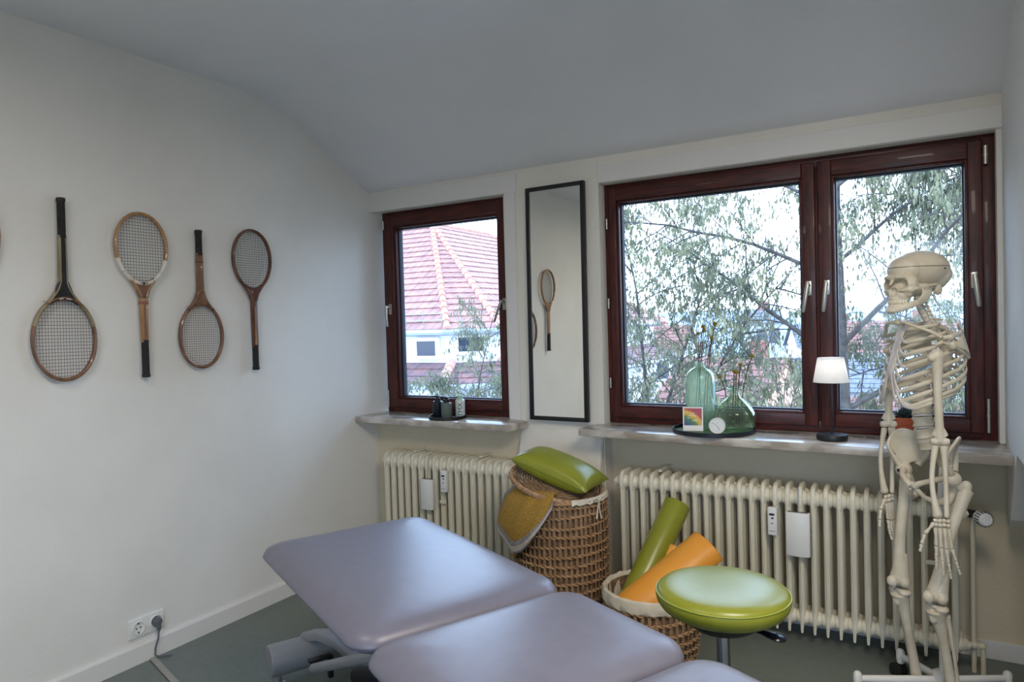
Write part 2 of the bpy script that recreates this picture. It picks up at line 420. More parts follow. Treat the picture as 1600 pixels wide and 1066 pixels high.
def racket(label, yc, ztop, zbot, up, a, hl, gl, wood, throat, strings, nx, ny, style, tilt=0, off=.026):
    """a: half head width (outer), hl: head length (outer), gl: grip length"""
    L = ztop - zbot
    t = thing('tennis_racket', label, 'tennis racket', (XL, yc, zbot), 'wooden tennis rackets on the left wall')
    c, s_ = cos(tilt), sin(tilt); zm = (ztop + zbot) / 2; X0 = XL + off
    def P(l, s, d=0):
        v = (s - L / 2) * (1 if up else -1); u = l
        return Vector((X0 + d, yc + u * c + v * s_, zm + v * c - u * s_))
    ax = Vector((1, 0, 0)); hb = hl / 2; hc = L - hb; k = .0085
    def hoop(th, inset=k):     # th=0 at tip
        e = 1 + .06 * cos(th) * -1 * abs(sin(th))
        return ((a - inset) * sin(th) * (1 - .05 * -cos(th) * .6), hc + (hb - inset) * cos(th))
    pts = [P(*hoop(2 * pi * i / 56)) for i in range(56)]
    b = B(); b.tube(pts, .0095, 8, closed=True, flat=.82, updir=ax); b.build('head_frame', wood, t)
    # throat: two lobes running from the head into the shaft, with a wedge between them
    b = B(); s0 = L - hl
    for sg in (-1, 1):
        q = []
        for i in range(9):
            th = pi * (1 - (.28 - .28 * i / 8)) * 1
            x, s = hoop(th, k)
            m = i / 8
            x2, s2 = .0085, s0 - .085 * m
            w = m ** 1.3
            q.append(P(sg * (abs(x) * (1 - w) + x2 * w), s * (1 - w) + s2 * w + 0.0))
        b.tube(q, [.0088] * 9, 8, flat=.85, updir=ax)
    b.build('throat_lobe', wood if style != 'black' else M['cream'], t)
    b = B()
    poly = []
    for i in range(9):
        th = pi * (1 - .17 + .34 * i / 8); x, s = hoop(th, k * 2.0); poly.append((x, s))
    poly = [(x, s) for x, s in poly]
    poly += [(-.010, s0 - .07), (.010, s0 - .07)] if poly[-1][0] < 0 else [(.010, s0 - .07), (-.010, s0 - .07)]
    lo = [b.bm.verts.new(P(x, s, -.0075)) for x, s in poly]; hi = [b.bm.verts.new(P(x, s, .0075)) for x, s in poly]
    b.bm.faces.new(lo); b.bm.faces.new(hi[::-1]); n = len(poly)
    for i in range(n): b.bm.faces.new((lo[i], lo[(i + 1) % n], hi[(i + 1) % n], hi[i]))
    b.build('throat_wedge', throat, t, bevel=.002)
    # shaft
    def bar(b, s1, s2, w1, w2, d, dx=0):
        vs = []
        for s, w in ((s1, w1), (s2, w2)):
            for (i, j) in ((-1, -1), (1, -1), (1, 1), (-1, 1)): vs.append(b.bm.verts.new(P(i * w, s, dx + j * d)))
        for f in ((0, 1, 2, 3), (7, 6, 5, 4), (0, 4, 5, 1), (1, 5, 6, 2), (2, 6, 7, 3), (3, 7, 4, 0)): b.bm.faces.new([vs[q] for q in f])
    b = B(); bar(b, gl - .01, s0 - .05, .0145, .0165, .0085); b.build('shaft', M['cream'] if style == 'black' else wood, t, bevel=.003)
    if style == 'black':
        b = B(); bar(b, gl, s0 - .03, .007, .008, .0005, .009); b.build('shaft_inlay', M['blacklac'], t)
    if style in ('white', 'plain'):
        b = B(); bar(b, gl, s0 - .075, .0065, .003, .0005, .009); b.build('shaft_inlay', M['beech'] if style == 'white' else M['ash'], t)
    if style == 'white':
        b = B()
        for q in (.070, .0765): bar(b, s0 - q, s0 - q + .003, .0172, .0172, .0090)
        b.build('red_band', M['redline'], t)
    if style in ('band', 'white'):
        b = B()
        for q in (gl + .03, s0 - .045) if style == 'band' else (s0 - .05,):
            b = B(); bar(b, q, q + .0025, .0170, .0170, .0088); b.build('dark_band', M['blacklac'], t)
    # grip with spiral wrap and butt cap
    b = B(); g = 22
    for i in range(g):
        s1 = .012 + (gl - .012) * i / g; s2 = .012 + (gl - .012) * (i + 1) / g
        b.tube([P(0, s1), P(0, s1 + .0012), P(0, s2 - .0008), P(0, s2)], [.0160, .0168, .0164, .0155], 8, flat=.82, updir=ax)
    b.build('grip', M['grip'], t, ang=60)
    b = B(); b.tube([P(0, 0), P(0, .004), P(0, .012), P(0, .016)], [.0165, .0185, .0185, .0165], 8, flat=.85, updir=ax)
    b.build('butt_cap', M['grip'], t, ang=60)
    # strings
    b = B(); ai, bi = a - 2 * k + .002, hb - 2 * k + .002; w = .00075
    for i in range(nx):
        x = -ai + 2 * ai * (i + .5) / nx; hgt = bi * sqrt(max(0, 1 - (x / ai) ** 2))
        b.tube([P(x, hc - hgt, .0006 if i % 2 else -.0006), P(x, hc + hgt, .0006 if i % 2 else -.0006)], w, 4)
    for i in range(ny):
        s = -bi + 2 * bi * (i + .5) / ny; ww = ai * sqrt(max(0, 1 - (s / bi) ** 2))
        b.tube([P(-ww, hc + s), P(ww, hc + s)], w, 4)
    b.build('strings', strings, t)
    # binding on the head
    if style == 'white':
        for th0, th1 in ((.60, .73), (.735, .86), (.87, .99), (1.01, 1.13), (1.14, 1.265), (1.27, 1.40)):
            q = [P(*hoop(pi * (th0 + (th1 - th0) * i / 5))) for i in range(6)]
            b = B(); b.tube(q, .0108, 8, flat=.85, updir=ax); b.build('white_binding', M['whitelac'], t)
        q = [P(*hoop(pi * (.955 + .09 * i / 5), .0085)) for i in range(6)]
        b = B(); b.tube(q, .0112, 8, flat=.6, updir=ax); b.build('black_crest', M['blacklac'], t)
    elif style == 'black':
        for th0, th1 in ((.60, .80), (1.20, 1.40)):
            q = [P(*hoop(pi * (th0 + (th1 - th0) * i / 7))) for i in range(8)]
            b = B(); b.tube(q, .0104, 8, flat=.84, updir=ax); b.build('cream_shoulder', M['cream'], t)
        for th0, th1 in ((.93, .985), (1.015, 1.06)):
            q = [P(*hoop(pi * (th0 + (th1 - th0) * i / 4), .010)) for i in range(5)]
            b = B(); b.tube(q, .0098, 8, flat=.7, updir=ax); b.build('white_crest', M['whitelac'], t)
    elif style == 'band':
        for th0 in (.80, .90, 1.10, 1.20):
            q = [P(*hoop(pi * (th0 + .012 * i / 2))) for i in range(3)]
            b = B(); b.tube(q, .0102, 8, flat=.84, updir=ax); b.build('dark_band', M['blacklac'], t)
    # wall pins
    for sg in (-1, 1):
        p = P(sg * (a * .5), hc + hb * .80 if up else hc - hb * .86)
        b = B(); b.cyl((XL, p.y, p.z), (X0 - .004, p.y, p.z), .0012, seg=6); b.build('nail', M['steel'], t)
racket('head-up tennis racket leftmost on the wall, seen mainly in the mirror', 1.085, 1.862, 1.175, True, .117, .31, .15, M['ash'], M['beech'], M['str_l'], 18, 20, 'plain')
racket('wide-headed tennis racket hanging head down, with long black grip and black and cream throat', 1.400, 1.874, 1.183, False, .119, .325, .150, M['beech'], M['blacklac'], M['str_l'], 20, 23, 'black', radians(0.6))
racket('golden-wood tennis racket with white binding at lower head and a red band, grip down', 1.710, 1.861, 1.176, True, .117, .305, .155, M['ash'], M['beech'], M['str_d'], 17, 22, 'white', radians(.2))
racket('small plain brown tennis racket hanging head down with a short black grip', 1.975, 1.812, 1.192, False, .114, .300, .112, M['beech'], M['beech'], M['str_w'], 18, 26, 'band', radians(.3))
racket('dark walnut tennis racket with dense dark strings, grip down, nearest the window corner', 2.262, 1.848, 1.168, True, .116, .300, .120, M['walnut'], M['walnut'], M['str_d'], 20, 24, 'plain')

# ------------------------------------------------------------------ double socket, plug and cable
t = thing('wall_socket', 'white double wall socket above the skirting board, a grey plug in its right half', 'socket', (XL, 1.678, .10))
b = B(); b.bb(XL, XL + .010, 1.600, 1.756, .108, .188); b.build('cover_plate', M['white'], t, bevel=.004, bseg=3)
for y in (1.640, 1.716):
    b = B(); b.lathe([(.027, 0), (.027, .0150), (.0235, .0150), (.0215, .0104), (0, .0104)], (XL + .0005, y, .148), 28, axis=(1, 0, 0)); b.build('socket_well', M['white'], t)
    b = B()
    for dy in (-.009, .009): b.cyl((XL + .0106, y + dy, .148), (XL + .0118, y + dy, .148), .0030, seg=10)
    b.bb(XL + .0106, XL + .014, y - .003, y + .003, .1275, .1315); b.bb(XL + .0106, XL + .014, y - .003, y + .003, .1645, .1685)
    b.build('socket_contact', M['black'], t)
t = thing('power_plug', 'grey power plug in the wall socket with its cord running down to the floor', 'plug', (XL + .03, 1.716, 0))
b = B(); b.lathe([(0, .004), (.019, .004), (.0195, .022), (.017, .030), (.010, .034), (0, .035)], (XL, 1.716, .148), 20, axis=(1, 0, 0))
b.tube([(XL + .026, 1.716, .150), (XL + .030, 1.716, .135), (XL + .031, 1.716, .112)], [.013, .010, .006], 10)
b.build('plug_body', M['greyp'], t)
b = B(); b.tube([(XL + .031, 1.716, .115), (XL + .029, 1.712, .08), (XL + .022, 1.702, .04), (XL + .022, 1.70, .012), (XL + .035, 1.71, .006), (XL + .07, 1.74, .006)], .0035, 8)
b.build('cord', M['greyp'], t)
b = B()
q = [(XL + .022, 1.690), (-2.47, 1.60), (-2.2, 1.43), (-1.95, 1.24), (-1.5, 1.0)]
b.tube([(x, y, .0045) for x, y in q], [.013] * 5, 8, flat=.30, updir=(0.35, .9, 0))
tag(b.build('cable_cover', M['greyp'], None), 'flat grey cable cover running across the floor from the socket', 'cable cover').data.materials[0] = mat('light_grey_rubber', (150, 148, 140), .6)

# ------------------------------------------------------------------ radiators
def section_mesh():
    b = B(); d = .140
    for y in (.024, .070, .116):
        b.tube([(0, y, .09), (0, y, .60)], .0205, 12, flat=.62, updir=(0, 1, 0))
    top = [(0.0, .575), (-.002, .600), (.002, .628), (.012, .646), (.030, .655), (.110, .655), (.128, .646), (.138, .628), (.142, .60), (.140, .575), (.128, .560), (.012, .560)]
    bot = [(-.002, .052), (.004, .078), (.014, .070), (.070, .074), (.126, .070), (.136, .078), (.142, .052), (.142, .13), (.128, .150), (.012, .150), (-.002, .13)]
    T = Matrix(((0, 0, 1, 0), (1, 0, 0, 0), (0, 1, 0, 0), (0, 0, 0, 1)))
    bb = B()
    bb.prism(top, -.0085, .0085, T); bb.prism(bot, -.006, .006, T)
    bb.bb(-.0028, .0028, -.003, .010, .06, .62)
    for z, r in ((.602, .036), (.108, .034)):
        bb.lathe([(0, -.0242), (r * .72, -.0242), (r * .86, -.014), (r, -.004), (r, .004), (r * .86, .014), (r * .72, .0242), (0, .0242)], (0, .040, z), 20, axis=(1, 0, 0))
        bb.lathe([(0, -.0242), (r * .6, -.0242), (r * .8, -.004), (r * .8, .004), (r * .6, .0242), (0, .0242)], (0, .105, z), 14, axis=(1, 0, 0))
    o = bb.build('section', M['rad'], None, bevel=.0035, bseg=2, ang=50)
    o2 = b.build('section', M['rad'], None, ang=50)
    n = bmesh.new(); n.from_mesh(o.data); n.from_mesh(o2.data); me = bpy.data.meshes.new('section'); n.to_mesh(me); n.free()
    for p in me.polygons: p.use_smooth = True
    me.set_sharp_from_angle(angle=radians(50))
    me.materials.append(M['rad'])
    bpy.data.objects.remove(o); bpy.data.objects.remove(o2)
    return me
SEC = section_mesh()
def radiator(label, x0, y0, n, pitch=.0485):
    t = thing('radiator', label, 'radiator', (x0, y0, 0), 'ribbed cream radiators under the windows')
    for i in range(n):
        o = bpy.data.objects.new('section', SEC); COL.objects.link(o); adopt(o, t); o.location = (x0 + i * pitch, y0, 0)
    for z in (.602, .108):
        for x, s in ((x0 - .0242, -1), (x0 + (n - 1) * pitch + .0242, 1)):
            b = B(); b.lathe([(.024, 0), (.022, .012), (.014, .014), (.012, .022), (0, .022)], (x, y0 + .04, z), 8, axis=(s, 0, 0)); b.build('end_plug', M['rad'], t)
    for x in (x0 + 3.5 * pitch, x0 + (n - 4.5) * pitch):
        b = B(); b.bb(x - .008, x + .008, y0 + .06, (3.1355 if n < 20 else 3.2285), .10 - .025, .10 - .005)
        b.build('wall_bracket', M['rad'], t); b = B(); b.bb(x - .008, x + .008, y0 + .06, (3.1355 if n < 20 else 3.2285), .655, .664); b.build('wall_bracket', M['rad'], t)
    return t
r1 = radiator('cream ribbed radiator under the small left window, beside the left wall', -2.610, 2.985, 17)
PR = .0484
r2 = radiator('long cream ribbed radiator under the wide right window, behind the skeleton', -1.206, 3.010, 28, PR)
# small bleed/meter clamps on the radiators
for t, x, z, y in ((r1, -2.205, .415, 2.978), (r2, -1.206 + 25.5 * PR, .415, 3.004)):
    b = B(); b.bb(x - .02, x + .02, y - .006, y + .004, z - .008, z + .008); b.cyl((x + .012, y - .010, z), (x + .012, y - .004, z), .008, seg=12)
    b.build('clamp', M['rad'], t, bevel=.002)
# valve, thermostat head and pipes of the long radiator
xe = -1.206 + 27 * PR + .024
b = B(); b.cyl((xe + .010, 3.05, .602), (xe + .05, 3.05, .602), .010); b.cyl((xe + .03, 3.05, .59), (xe + .03, 3.05, .615), .014)
b.build('valve', mat('dark_brass', (48, 42, 38), .4, .7), r2)
b = B(); b.lathe([(0, -.01), (.020, -.008), (.024, .0), (.026, .03), (.024, .045), (.018, .052), (0, .052)], (xe + .055, 3.03, .598), 28, axis=(.35, -.93, .02))
th = b.build('thermostat_head', M['white'], r2)
g = B()
for k in range(16):
    a_ = 2 * pi * k / 16
    A = Matrix.Translation(Vector((xe + .055, 3.03, .598))) @ Vector((.35, -.93, .02)).to_track_quat('Z', 'Y').to_matrix().to_4x4()
    g.box((cos(a_) * .0255, sin(a_) * .0255, .030), (.004, .004, .030), Matrix.Rotation(a_, 3, 'Z'), M=A)
gg = g.build('ridge', M['greyp'], None); gg.parent = th; gg.matrix_parent_inverse = r2.matrix_parent_inverse.inverted() @ r2.matrix_parent_inverse
M['pipe'] = mat('cream_pipe_paint', (205, 196, 172), .45)
b = B(); b.tube([(xe + .035, 3.06, .59), (xe + .034, 3.07, .55), (xe + .034, 3.075, .1), (xe + .034, 3.075, 0)], .009, 12)
b.tube([(xe + .0, 3.06, .108), (xe + .05, 3.06, .108), (xe + .060, 3.06, .10), (xe + .062, 3.06, .07), (xe + .062, 3.06, 0)], .009, 12)
b.sph((xe + .060, 3.06, .108), .014); b.sph((xe + .034, 3.06, .108), .016); b.cyl((xe + .003, 3.05, .108), (xe + .016, 3.05, .108), .026, .02)
b.build('pipe', M['pipe'], r2)

# heat meters and hanging humidifiers
def meter(x, y, z, label):
    t = thing('heat_meter', label, 'heat meter', (x, y, z), 'white heat meters on the radiators')
    b = B(); b.bb(x - .019, x + .019, y - .028, y, z - .058, z + .058); b.build('case', M['white'], t, bevel=.006, bseg=3)
    b = B(); b.bb(x - .011, x + .009, y - .0295, y - .027, z + .026, z + .034); b.build('display', M['black'], t)
    b = B(); b.bb(x - .003, x + .006, y - .030, y - .027, z + .012, z + .018); b.build('button', M['black'], t)
    b = B()
    for k, w in ((-.006, .006), (-.010, .004), (-.040, .012)): b.bb(x - w, x + w, y - .0288, y - .0275, z + k, z + k + .0018)
    b.build('print', M['greyp'], t, sm=False)
meter(-2.184, 2.982, .530, 'narrow white heat meter on the left radiator, right of its humidifier')
meter(-.535, 3.007, .508, 'narrow white heat meter on the long radiator, left of its humidifier')
def humid(x, y, z, w, h, label):
    t = thing('humidifier', label, 'humidifier', (x, y, z - h / 2), 'white humidifiers hung on the radiators')
    b = B(); n = 10; yb = y - .003
    out = [(x - w / 2, yb), (x + w / 2, yb), (x + w / 2, yb - .022)] + [(x + w / 2 - w * i / n, yb - .022 - .010 * sin(pi * i / n)) for i in range(1, n)] + [(x - w / 2, yb - .022)]
    b.prism(out, z - h / 2, z + h / 2 - .004); b.build('tank', M['white'], t, bevel=.004, bseg=2)
    b = B(); b.bb(x - w / 2 + .008, x + w / 2 - .008, yb - .02, yb - .005, z + h / 2 - .006, z + h / 2 - .0035); b.build('opening', M['greyp'], t)
    b = B(); b.tube([(x, yb - .010, z + h / 2 - .006), (x + .002, yb - .006, z + h / 2 + .03), (x + .002, yb + .006, .655), (x + .002, yb + .03, .662)], .0012, 6); b.build('wire_hook', M['steel'], t)
humid(-2.30, 2.982, .452, .082, .168, 'white humidifier hanging on the left radiator')
humid(-.438, 3.007, .468, .092, .182, 'white humidifier hanging on the long radiator below the table lamp')
# ------------------------------------------------------------------ treatment bench
M['vinyl'] = mat('blue_grey_vinyl', (108, 107, 121), 0.36, c2=(112, 111, 125), scale=20, spec=0.45, bump=.04, bscale=400)
M['frame'] = mat('silver_grey_lacquer', (150, 150, 152), 0.4, .3)
BU = Vector((.898, -.440, 0)); BW = Vector((.440, .898, 0))
def bench_pt(u, w, z): return BU * u + BW * w + Vector((0, 0, z))
def rrect(cx, cy, lx, ly, r, n=7):
    out = []
    for sx, sy, a0 in ((1, 1, 0), (-1, 1, 90), (-1, -1, 180), (1, -1, 270)):
        for i in range(n):
            a = radians(a0 + 90 * i / (n - 1))
            out.append((cx + sx * (lx / 2 - r) + r * cos(a), cy + sy * (ly / 2 - r) + r * sin(a)))
    return out
def pad(u0, u1, w0, w1, zt, th=.062, r=.075, tilt=0):
    b = B(); rings = []
    lay = [(.045, -th), (.02, -th + .002), (.006, -th + .012), (0, -th + .022), (0, -.038), (.003, -.030), (.011, -.018), (.026, -.010), (.05, -.005), (.09, -.002), (.14, -.0005), (.20, 0)]
    cu, cw = (u0 + u1) / 2, (w0 + w1) / 2; lu, lw = u1 - u0, w1 - w0
    for ins, z in lay:
        rr = max(.012, r - ins * .75)
        pts = rrect(cu, cw, lu - 2 * ins, lw - 2 * ins, min(rr, (lu - 2 * ins) / 2 - .002))
        rings.append([b.bm.verts.new(bench_pt(x, y, zt + z + (u1 - x) * tilt)) for x, y in pts])
    for a, c in zip(rings[:-1], rings[1:]):
        for k in range(len(a)): b.bm.faces.new((a[k], a[(k + 1) % len(a)], c[(k + 1) % len(a)], c[k]))
    b.bm.faces.new(rings[0][::-1]); b.bm.faces.new(rings[-1])
    return b
bench = thing('treatment_bench', 'blue-grey vinyl treatment bench in three padded sections on a silver frame', 'treatment bench', bench_pt(-1.6, .84, 0))
pad(-2.392, -1.492, .541, 1.142, .655).build('cushion', M['vinyl'], bench, ang=50)
pad(-1.480, -1.030, .541, 1.142, .655).build('cushion', M['vinyl'], bench, ang=50)
pad(-1.018, -.42, .541, 1.142, .655).build('cushion', M['vinyl'], bench, ang=50)
def bbx(b, u0, u1, w0, w1, z0, z1):
    r = bmesh.ops.create_cube(b.bm, size=1)
    T = Matrix(((BU.x * (u1 - u0), BW.x * (w1 - w0), 0, 0), (BU.y * (u1 - u0), BW.y * (w1 - w0), 0, 0), (0, 0, z1 - z0, 0), (0, 0, 0, 1)))
    T.translation = bench_pt((u0 + u1) / 2, (w0 + w1) / 2, (z0 + z1) / 2)
    bmesh.ops.transform(b.bm, matrix=T, verts=r['verts'])
for w in (.62, 1.03):
    b = B(); bbx(b, -2.30, -.5, w, w + .03, .545, .589); b.build('side_rail', M['frame'], bench, bevel=.004)
for u in (-2.2, -1.60, -1.45, -.6):
    b = B(); bbx(b, u, u + .03, .65, 1.03, .55, .58); b.build('cross_rail', M['rubber'], bench, bevel=.003)
# base: oval cross foot at the head end, arched side member, lifting arms
def foot(u):
    b = B(); n = 20; out = []
    for i in range(n):
        a = 2 * pi * i / n; out.append((.048 * cos(a) * (1.25), .060 * sin(a)))
    lo = [b.bm.verts.new(bench_pt(u + x, .635, .098 + z)) for x, z in out]; hi = [b.bm.verts.new(bench_pt(u + x, 1.06, .098 + z)) for x, z in out]
    b.bm.faces.new(lo[::-1]); b.bm.faces.new(hi)
    for i in range(n): b.bm.faces.new((lo[i], lo[(i + 1) % n], hi[(i + 1) % n], hi[i]))
    b.build('cross_foot', M['frame'], bench, bevel=.006, bseg=3)
    for w in (.675, 1.02):
        b = B(); c = bench_pt(u, w, 0); b.lathe([(0, 0), (.022, 0), (.022, .006), (.008, .010), (.006, .045), (0, .045)], c, 16); b.build('levelling_foot', M['steel'], bench)
foot(-2.70); foot(-1.0)
pts = [(-2.735, .79, .085), (-2.735, .79, .125), (-2.70, .795, .158), (-2.62, .825, .180), (-2.52, .855, .182), (-2.42, .88, .160), (-2.32, .90, .120), (-2.2, .91, .085), (-1.8, .90, .08), (-1.1, .89, .08)]
b = B(); rows = []
for i, (u, w, z) in enumerate(pts):
    p0 = pts[max(i - 1, 0)]; p1 = pts[min(i + 1, len(pts) - 1)]; du, dz = p1[0] - p0[0], p1[2] - p0[2]; l = sqrt(du * du + dz * dz); nu, nz = -dz / l, du / l
    rows.append([b.bm.verts.new(bench_pt(u + q * nu * .017, w + ww, z + q * nz * .017)) for q, ww in ((1, -.03), (1, .03), (-1, .03), (-1, -.03))])
for a, c in zip(rows[:-1], rows[1:]):
    for k in range(4): b.bm.faces.new((a[k], a[(k + 1) % 4], c[(k + 1) % 4], c[k]))
b.bm.faces.new(rows[0]); b.bm.faces.new(rows[-1][::-1])
b.build('arched_side', M['frame'], bench, bevel=.004, bseg=2, ang=50)
b = B(); bbx(b, -2.45, -1.05, .76, .95, .035, .05); b.build('base_plate', M['rubber'], bench, bevel=.004)
for w in (.745, .945):
    b = B(); b.tube([bench_pt(-2.50, w, .12), bench_pt(-1.62, w, .53)], [.018, .018], 10); b.build('lifting_arm', M['frame'], bench)
    b = B(); b.tube([bench_pt(-1.9, w, .12), bench_pt(-1.15, w, .53)], [.018, .018], 10); b.build('lifting_arm', M['frame'], bench)
b = B(); b.tube([bench_pt(-2.3, .84, .15), bench_pt(-1.7, .84, .42)], [.03, .022], 14); b.build('lift_motor', M['rubber'], bench)
b = B(); bbx(b, -2.56, -2.53, .74, .83, .125, .135); bbx(b, -2.55, -2.53, .81, .83, .05, .13); b.build('foot_pedal', M['black'], bench, bevel=.003)

# ------------------------------------------------------------------ stool
M['lime'] = mat('lime_green_vinyl', (132, 136, 36), 0.32, c2=(138, 142, 42), scale=9, spec=.6)
SX, SY, SZ = -.483, 1.932, .597
t = thing('stool', 'round lime green vinyl stool with black lever and chrome column', 'stool', (SX, SY, 0))
b = B(); r = .181
b.lathe([(0, -.060), (.11, -.060), (.150, -.055), (.168, -.043), (.178, -.028), (.1812, -.014), (.179, -.004)], (SX, SY, SZ), 64)
b.lathe([(.179, -.004), (.176, .003), (.168, .009), (.150, .014), (.11, .018), (.06, .020), (0, .0205)], (SX, SY, SZ), 64)
bmesh.ops.remove_doubles(b.bm, verts=b.bm.verts, dist=1e-5)
b.build('seat_cushion', M['lime'], t)
b = B(); b.tube([(SX + .1795 * cos(2 * pi * i / 72), SY + .1795 * sin(2 * pi * i / 72), SZ - .003) for i in range(72)], .0024, 6, closed=True); b.build('piping', mat('green_piping', (150, 160, 60), .4), t)
b = B(); b.lathe([(0, -.108), (.050, -.108), (.085, -.098), (.112, -.078), (.122, -.061), (0, -.061)], (SX, SY, SZ), 32); b.build('seat_bracket', M['black'], t)
b = B(); b.cyl((SX, SY, .16), (SX, SY, SZ - .09), .019, seg=20); b.cyl((SX, SY, .09), (SX, SY, .30), .0255, seg=20); b.build('column', M['steel'], t)
d = Vector((.96, .02, -.14)).normalized(); p0 = Vector((SX - .022, SY, SZ - .080))
b = B(); b.tube([p0 + d * .07, p0 + d * .10, p0 + d * .125, p0 + d * .145, p0 + d * .165, p0 + d * .182, p0 + d * .19], [.011, .011, .013, .021, .026, .022, .010], 12, flat=.35, updir=(-.16, .97, 0))
b.build('lever', mat('blue_black_plastic', (18, 22, 36), .2), t)
for k in range(5):
    a = 2 * pi * k / 5 + .35; c = Vector((cos(a), sin(a), 0)); o3 = Vector((SX, SY, 0))
    b = B(); b.tube([o3 + c * .02 + Vector((0, 0, .115)), o3 + c * .14 + Vector((0, 0, .095)), o3 + c * .235 + Vector((0, 0, .075))], [.022, .018, .014], 10, flat=.7, updir=(0, 0, 1)); lg = b.build('base_leg', M['steel'], t)
    p = o3 + c * .235
    b = B()
    for s in (-1, 1):
        q = p + Vector((-c.y, c.x, 0)) * .011 * s + Vector((0, 0, .026)); ax = Vector((-c.y, c.x, 0)) * s
        b.cyl(q - ax * .006, q + ax * .006, .026, seg=20)
    b.cyl(p + Vector((0, 0, .02)), p + Vector((0, 0, .08)), .006); cs = b.build('castor', M['rubber'], None); adopt(cs, t)

# ------------------------------------------------------------------ woven baskets
M['wick'] = mat('brown_wicker', (116, 90, 66), .6, c2=(158, 128, 98), scale=30, bump=.3, bscale=120)
M['wickd'] = mat('light_wicker_band', (152, 116, 80), .6, c2=(184, 148, 108), scale=40, bump=.2, bscale=150)
M['liner'] = mat('off_white_cotton', (216, 208, 190), .9, c2=(196, 188, 170), scale=14, bump=.5, bscale=40)
def basket(label, cx, cy, h, rb, rt, ns, rows, stake_w, dens=0):
    t = thing('woven_basket', label, 'basket', (cx, cy, 0), None)
    R1 = random.Random(5)
    def rad(z): f = z / h; return rb + (rt - rb) * f + .012 * sin(pi * f)
    b = B()
    for k in range(ns):
        a = 2 * pi * k / ns + R1.uniform(-.01, .01)
        pts = []
        for i in range(9):
            z = .01 + (h - .02) * i / 8; r = rad(z) + .0015 * sin(i * 2.3 + k * pi); da = R1.uniform(-.006, .006)
            pts.append((cx + r * cos(a + da), cy + r * sin(a + da), z))
        b.tube(pts, stake_w, 6, flat=.38, updir=(-sin(a), cos(a), 0))
    b.build('wicker_stakes', M['wick'], t)
    # rows of twisted pairs
    b = B(); n = ns * 3
    for z0 in rows:
        for ph in (0, pi):
            pts = []
            zo = R1.uniform(-.003, .003)
            for i in range(n):
                a = 2 * pi * i / n; w = a * ns / 2 + ph
                r = rad(z0) + .0065 * sin(w)
                pts.append((cx + r * cos(a), cy + r * sin(a), z0 + zo + .0042 * cos(w) + .003 * sin(a * 3 + z0 * 40)))
            b.tube(pts, .0036, 5, closed=True)
    b.build('woven_bands', M['wickd'], t)
    # solid weave behind (liner)
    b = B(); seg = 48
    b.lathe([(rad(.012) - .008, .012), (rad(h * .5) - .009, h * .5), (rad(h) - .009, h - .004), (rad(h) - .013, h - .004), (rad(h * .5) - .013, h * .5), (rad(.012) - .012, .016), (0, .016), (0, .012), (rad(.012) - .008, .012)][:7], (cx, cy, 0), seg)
    b.build('liner', mat('brown_wicker_lining', (150, 120, 92), .9, c2=(104, 78, 54), scale=60) , t)  # lining mottled in two brown wicker tones
    return t, rad
rows = [.02, .03] + [.065 + .040 * i for i in range(14)]
tb, trad = basket('tall round wicker laundry basket between the radiators under the green cushion', -1.375, 2.715, .605, .185, .200, 56, rows, .0065)
cx, cy, h = -1.375, 2.715, .605
# braided rim
b = B()
for ph in (0, 2 * pi / 3, 4 * pi / 3):
    b.tube([(cx + (.201 + .005 * cos(a * 26 + ph)) * cos(a), cy + (.201 + .005 * cos(a * 26 + ph)) * sin(a), h + .004 * sin(a * 26 + ph)) for a in [2 * pi * i / 200 for i in range(200)]], .0045, 6, closed=True)
b.build('braided_rim', M['wickd'], tb)
# liner turned over the rim at the right, with a tied bow
b = B(); pr = []
for i in range(25):
    a = radians(-50 + 110 * i / 24); pr.append(a)
rowsv = []
for a in pr:
    k = .0015 * sin(a * 30)
    rowsv.append([b.bm.verts.new((cx + (r_ + k) * cos(a), cy + (r_ + k) * sin(a), z)) for r_, z in ((.186, h - .02), (.190, h + .006), (.199, h + .014 + k), (.209, h + .008), (.212, h - .006 + k * 3), (.207, h - .008), (.200, h + .004), (.190, h - .02))])
for a_, c_ in zip(rowsv[:-1], rowsv[1:]):
    for k in range(8): b.bm.faces.new((a_[k], a_[(k + 1) % 8], c_[(k + 1) % 8], c_[k]))
b.build('cloth_edge', M['liner'], tb)
bow = Vector((cx + .215 * cos(radians(-14)), cy + .215 * sin(radians(-14)), h - .002))
b = B()
tn = Vector((sin(radians(14)), cos(radians(14)), 0)); o4 = Vector((cos(radians(-14)), sin(radians(-14)), 0))
for s in (-1, 1):
    b.tube([bow, bow + tn * .022 * s + Vector((0, 0, .016)), bow + tn * .036 * s + Vector((0, 0, .010)), bow + tn * .02 * s + Vector((0, 0, -.003)), bow], .0032, 6, flat=.5)
b.tube([bow, bow - tn * .010 + Vector((0, 0, -.03)), bow - tn * .026 + o4 * .005 + Vector((0, 0, -.07))], [.003, .003, .0045], 6, flat=.4)
b.tube([bow, bow + tn * .002 + Vector((0, 0, -.04)), bow + tn * .008 + o4 * .005 + Vector((0, 0, -.075))], [.003, .003, .0045], 6, flat=.4)
b.sph(bow, .006); b.build('bow', M['liner'], tb)
